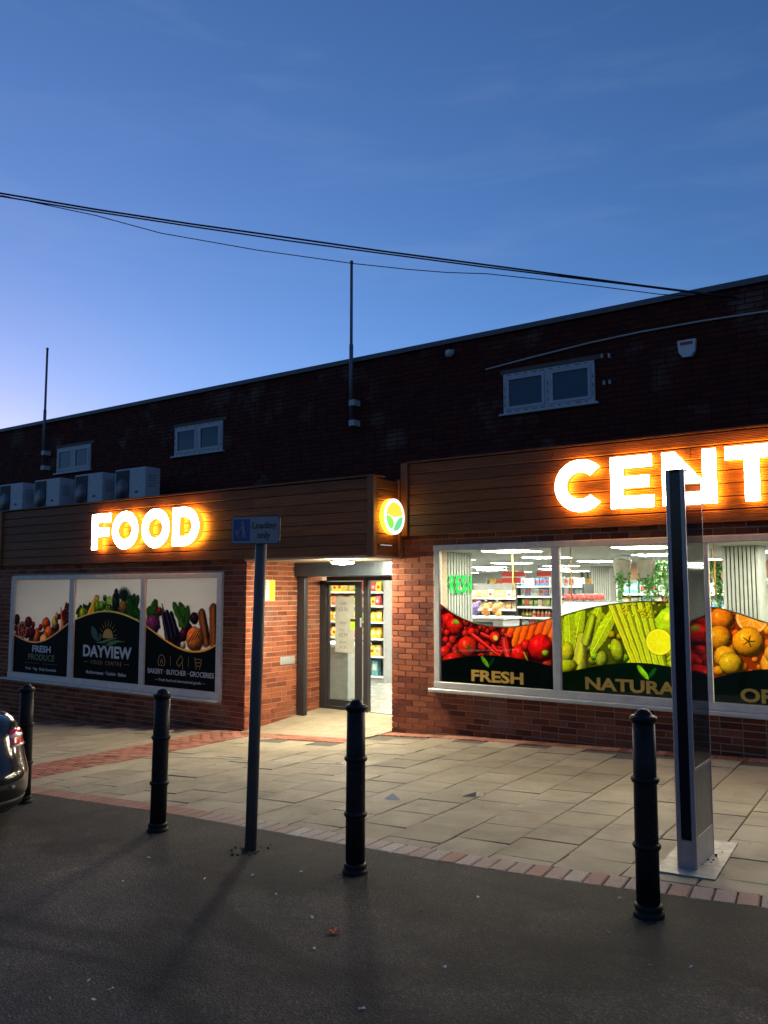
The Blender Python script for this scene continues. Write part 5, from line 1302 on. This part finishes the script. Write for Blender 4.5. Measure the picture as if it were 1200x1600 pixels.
# ------------------------------------------------------------------ totem
tt = thing('information_totem', 'tall slim aluminium and black glass information totem on a steel base plate', 'totem', (-1.40, 5.05, g(-1.4, 5.3)+.004))
H = 2.335; TD = .40
MB().bbox((-.056, .0, .0), (-.030, TD, H), .004).build('side_profile', ALU, tt); MB().bbox((.030, 0, 0), (.056, .022, H), .004).build('side_profile', ALU, tt)
MB().bbox((-.0295, .006, .165), (.0295, .018, H-.014), .002).build('black_front_strip', BLACK_PANEL, tt)
MB().bbox((-.0295, .003, .0), (.0295, .016, .163), .002).build('lower_front_plate', ALU, tt)
MB().box((-.03, .02, 0), (.048, TD-.012, H-.001)).build('core', BLACKTXT, tt)
MB().bbox((-.056, 0, H+.0005), (.056, TD, H+.004), .001).build('top_cap', ALU, tt)
MB().bbox((.030, TD-.010, 0), (.056, TD, H), .002).build('rear_profile', ALU, tt)
TG = plain('totem_mirror_glass', (.02,.022,.022), .04, 0, .1, 3, 0, .38, 0, .01)
MB().bbox((.0485, .0225, .575), (.0545, TD-.0105, H-.001), .001).build('glass_screen', TG, tt)
MB().bbox((.0485, .0225, .555), (.056, TD-.0105, .574), .001).build('divider', ALU, tt)
MB().bbox((.0485, .0225, .182), (.053, TD-.0105, .554), .001).build('grey_panel', plain('totem_grey', (.16,.155,.14), .35, .3), tt)
MB().bbox((.0485, .0225, .0), (.0535, TD-.0105, .180), .001).build('lower_side_plate', plain('totem_sand', (.48,.45,.38), .45, .3), tt)
bp_ = MB(); q = [(-1.545, 4.915), (-1.215, 4.925), (-1.275, 5.76), (-1.60, 5.74)]
bp_.add([(a, b, g(a, b)+.008) for a, b in q]+[(a, b, g(a, b)-.02) for a, b in q], [(0,1,2,3),(0,4,5,1),(1,5,6,2),(2,6,7,3),(3,7,4,0)])
tag(bp_.build('base_plate', plain('scuffed_steel_plate', (.30,.28,.25), .6, .25, .35, 12)), 'pale steel base plate under the slim totem', 'plate')

# ------------------------------------------------------------------ parked car: rear end shows at the left edge
CAR = plain('dark_metallic_paint', (.016,.018,.020), .16, .35, .1, 4, 0, .6, 1.0, .03)
CARG = plain('car_glass', (.010,.012,.013), .04, 0, .1, 3, 0, .8, 0, .02)
TYRE = plain('tyre_rubber', (.012,.012,.012), .8); RIM = plain('alloy_rim', (.45,.45,.46), .3, .9)
TAIL = plain('red_lamp_lens', (.75,.010,.014), .10, 0, .25, 60, 0, .8, 1.0, .03); CLEARL = plain('clear_lamp_band', (.72,.62,.62), .1, 0, .1, 30, 0, .8, 1, .03)
PLAST = plain('black_trim', (.012,.012,.012), .6)
car = thing('parked_car', 'dark glossy car parked at the kerb, only its rear corner in view', 'car', (-5.86, 2.97, g(-7.5, 3)))
car.rotation_euler = (0, math.radians(-2.6), 0)
def outline(x0, x1, hw, rf, rr_, n=7):
    """plan outline, counter-clockwise from the rear right; car points to -x (x0 front, x1 rear)"""
    pts = []
    for cx_, cy_, a0, r1 in ((x1, -hw, -90, rr_), (x1, hw, 0, rr_), (x0, hw, 90, rf), (x0, -hw, 180, rf)):
        ox = cx_ - (r1 if cx_ == x1 else -r1); oy = cy_ - math.copysign(min(r1, hw*.8), cy_)
        for k in range(n):
            a = math.radians(a0 + 90*k/(n-1)); pts.append((ox + r1*math.cos(a), oy + min(r1, hw*.8)*math.sin(a)))
    return pts
def contour_body(levels, n=7, cap=True):
    vs = []; fs = []
    for z, x0, x1, hw, rf, rr_ in levels: vs += [(x, y, z) for x, y in outline(x0, x1, hw, rf, rr_, n)]
    m = 4*n
    for i in range(len(levels)-1):
        for k in range(m): fs.append((i*m+k, i*m+(k+1) % m, (i+1)*m+(k+1) % m, (i+1)*m+k))
    if cap: fs.append(tuple(range(m-1, -1, -1))); fs.append(tuple((len(levels)-1)*m+k for k in range(m)))
    return vs, fs
LV = [(.20,-4.34,-.10,.80,.40,.34),(.24,-4.38,-.03,.84,.45,.36),(.34,-4.40,.0,.875,.5,.36),(.46,-4.40,.0,.885,.5,.36),(.50,-4.39,-.015,.888,.5,.36),(.55,-4.37,-.055,.888,.5,.34),
      (.63,-4.33,-.10,.885,.5,.32),(.74,-4.20,-.135,.875,.55,.30),(.82,-3.95,-.165,.862,.55,.28),(.88,-3.3,-.24,.845,.5,.26),(.915,-2.95,-.33,.825,.4,.26)]
vs, fs = contour_body(LV); mb = MB(); mb.add(vs, fs, 0, True); mb.build('body', CAR, car)
CB = [(.90,-2.95,-.40,.80,.3,.22),(1.05,-2.75,-.62,.75,.3,.22),(1.22,-2.45,-.95,.69,.3,.25),(1.36,-2.1,-1.35,.62,.3,.3)]
vs, fs = contour_body(CB); mb = MB(); mb.add(vs, fs, 0, True); mb.build('cabin_glass', CARG, car)
RF = [(1.355,-2.14,-1.25,.635,.3,.3),(1.40,-2.05,-1.38,.59,.3,.3),(1.425,-1.95,-1.5,.5,.3,.3)]
vs, fs = contour_body(RF); mb = MB(); mb.add(vs, fs, 0, True); mb.build('roof', CAR, car)
n = 7; m_ = 4*n
def patch(name, zlo, zhi, k0, k1, mat_, off=.006, zcuts=4):
    """a strip following the body skin: lamps, reflectors"""
    import bisect
    zs = [l[0] for l in LV]; vs = []; fs = []; cols = list(range(k0, k1+1))
    rows = [zlo+(zhi-zlo)*i/zcuts for i in range(zcuts+1)]
    for z in rows:
        i = max(0, min(len(LV)-2, bisect.bisect(zs, z)-1)); t_ = (z-zs[i])/(zs[i+1]-zs[i])
        L = [LV[i][j]+(LV[i+1][j]-LV[i][j])*t_ for j in range(6)]; o_ = outline(L[1]-off, L[2]+off, L[3]+off, L[4], L[5], n)
        vs += [(o_[k % m_][0], o_[k % m_][1], z) for k in cols]
    c_ = len(cols)
    fs = [(r*c_+k, r*c_+k+1, (r+1)*c_+k+1, (r+1)*c_+k) for r in range(zcuts) for k in range(c_-1)]
    bm_ = MB(); bm_.add(vs, fs, 0, True); me = bm_.mesh(name)
    o = link(name, me, car, mat_); md = o.modifiers.new('s', 'SOLIDIFY'); md.thickness = .012; md.offset = -1; return o
for a, b in ((0, 5), (8, 13)):
    tl = patch('tail_light', .665, .795, a, b, TAIL); c1 = patch('lamp_band', .735, .758, a, b, CLEARL, .009, 2); c1.parent = tl; c2 = patch('lamp_band', .668, .682, a, b, CLEARL, .009, 2); c2.parent = tl
patch('rear_diffuser', .205, .30, 1, 12, PLAST, .004)
for s_ in (-1, 1):
    pr = MB(); pr.lathe([(.013,0),(.013,.006),(.008,.008)], 14, 0, Matrix.Translation((.003, s_*.60, .40)) @ Matrix.Rotation(PI/2, 4, 'Y')); pr.build('parking_sensor', STEEL, car)
    for x in (-.86, -3.5):
        M = Matrix.Translation((x, s_*.80, .315)) @ Matrix.Rotation(PI/2, 4, 'X')
        wh = MB().lathe([(.20,-.10),(.305,-.10),(.318,-.08),(.318,.08),(.305,.10),(.20,.10)], 28, 0, M).build('wheel', TYRE, car)
        MB().lathe([(.03,s_*-.088),(.19,s_*-.10),(.205,s_*-.085)], 28, 0, M).build('rim', RIM, wh)
MB().box((-.012, -.26, .60), (.004, .26, .70)).build('number_plate', PLAST, car)

# ------------------------------------------------------------------ litter
LEAFB = plain('orange_dead_leaf', (.55,.14,.03), .7); PAPER = plain('paper_scrap_white', (.62,.58,.55), .8); BUTT = plain('butt_paper', (.55,.45,.36), .8)
lv = MB(); star = []
for k in range(22):
    a = 2*PI*k/22; r_ = .034*(1 if k % 2 else .55)*(1.15 if k % 4 == 1 else .85); star.append((r_*math.cos(a), r_*math.sin(a), .004+.010*math.cos(a*2)**2+.004*R.random()))
lv.add([(0,0,.006)]+star, [(0, i+1, (i+1) % 22+1) for i in range(22)]); lv.tube([(0,0,.006),(-.03,.012,.012),(-.05,.012,.006)], .0015, 4)
lo = lv.build('dead_leaf', LEAFB, None, (-2.56, 3.23, g(-2.56, 3.23)), .4, fix=False); tag(lo, 'curled orange dead leaf lying on the asphalt', 'leaf')
scr = None
SCR = [(-2.78,3.33),(-3.04,3.88),(-3.51,3.66),(-3.14,2.29),(-3.13,2.1),(-2.99,2.29),(-2.52,3.04),(-2.36,3.7),(-1.03,3.72),(-1.56,4.37),(-1.18,3.65),(-4.34,3.58),(-2.97,2.19),(-3.71,3.47),(-1.91,3.18),(-3.17,3.49),(-1.45,3.9),(-2.2,4.0),(-3.3,3.85),(-5.2,3.75),(-4.1,3.2),(-2.0,2.7)]
for i, (x, y) in enumerate(SCR):
    if scr is None:
        mb = MB(); mb.add([(-.016,-.008,.002),(.004,-.011,.008),(.018,-.002,.003),(.013,.009,.009),(-.004,.006,.002),(-.017,.005,.006)], [(0,1,2,3,4,5)]); me = mb.mesh('scrap', False)
        mb = MB(); mb.lathe([(.0038,-.014),(.004,.006),(.004,.014)], 6, 0, Matrix.Translation((0,0,.004)) @ Matrix.Rotation(PI/2, 4, 'X')); me2 = mb.mesh('butt')
        scr = 1
    b = i % 3 == 1
    o = link('cigarette_end' if b else 'paper_scrap', me2 if b else me, None); o.location = (x, y, g(x, y)+.001); o.rotation_euler = (R.uniform(-.2,.2), R.uniform(-.2,.2), R.uniform(0, 6)); s_ = R.uniform(.55, 1.0); o.scale = (s_, s_, s_)
    if not o.data.materials: o.data.materials.append(BUTT if b else PAPER)
    tag(o, 'tiny cigarette end dropped on the asphalt' if b else 'small pale paper scrap dropped on the asphalt', 'cigarette end' if b else 'litter', 'cigarette ends on the asphalt' if b else 'paper scraps on the asphalt')
fl_ = MB(); fl_.add([(-.07,-.03,0),(.08,-.02,.0),(-.02,.045,.035),(-.01,-.02,.004)], [(0,1,2),(0,3,1)]); tag(fl_.build('crumpled_flyer', PAPER, None, (-3.93, 5.73, g(-3.93,5.73)+.004), .2, fix=False), 'pale folded flyer lying on the paving slabs left', 'flyer')
fl_ = MB(); fl_.add([(-.10,-.03,.0),(.02,-.05,.006),(.10,.0,.002),(.02,.01,.03),(-.05,.04,.0),(.06,.05,.02)], [(0,1,3),(1,2,3),(0,3,4),(3,2,5)]); tag(fl_.build('crushed_wrapper', plain('wrapper_dark', (.10,.10,.09), .35), None, (-3.42, 6.17, g(-3.42,6.17)+.004), .5, fix=False), 'dark crushed wrapper lying on the paving slabs right', 'wrapper')
cb = MB()
for k in range(7):
    x, y = -1.335+R.uniform(-.01,.03), 5.16+k*.05+R.uniform(-.03,.03); s_ = R.uniform(.004,.010)
    cb.lathe([(.3*s_,-s_*.3),(s_,.1*s_),(s_*.7,.8*s_),(.2*s_,s_)], 6, 0, Matrix.Translation((x, y, g(x, y)+.011)), False)
tag(cb.build('moss_crumbs', plain('moss', (.035,.04,.015), .95)), kind='stuff')
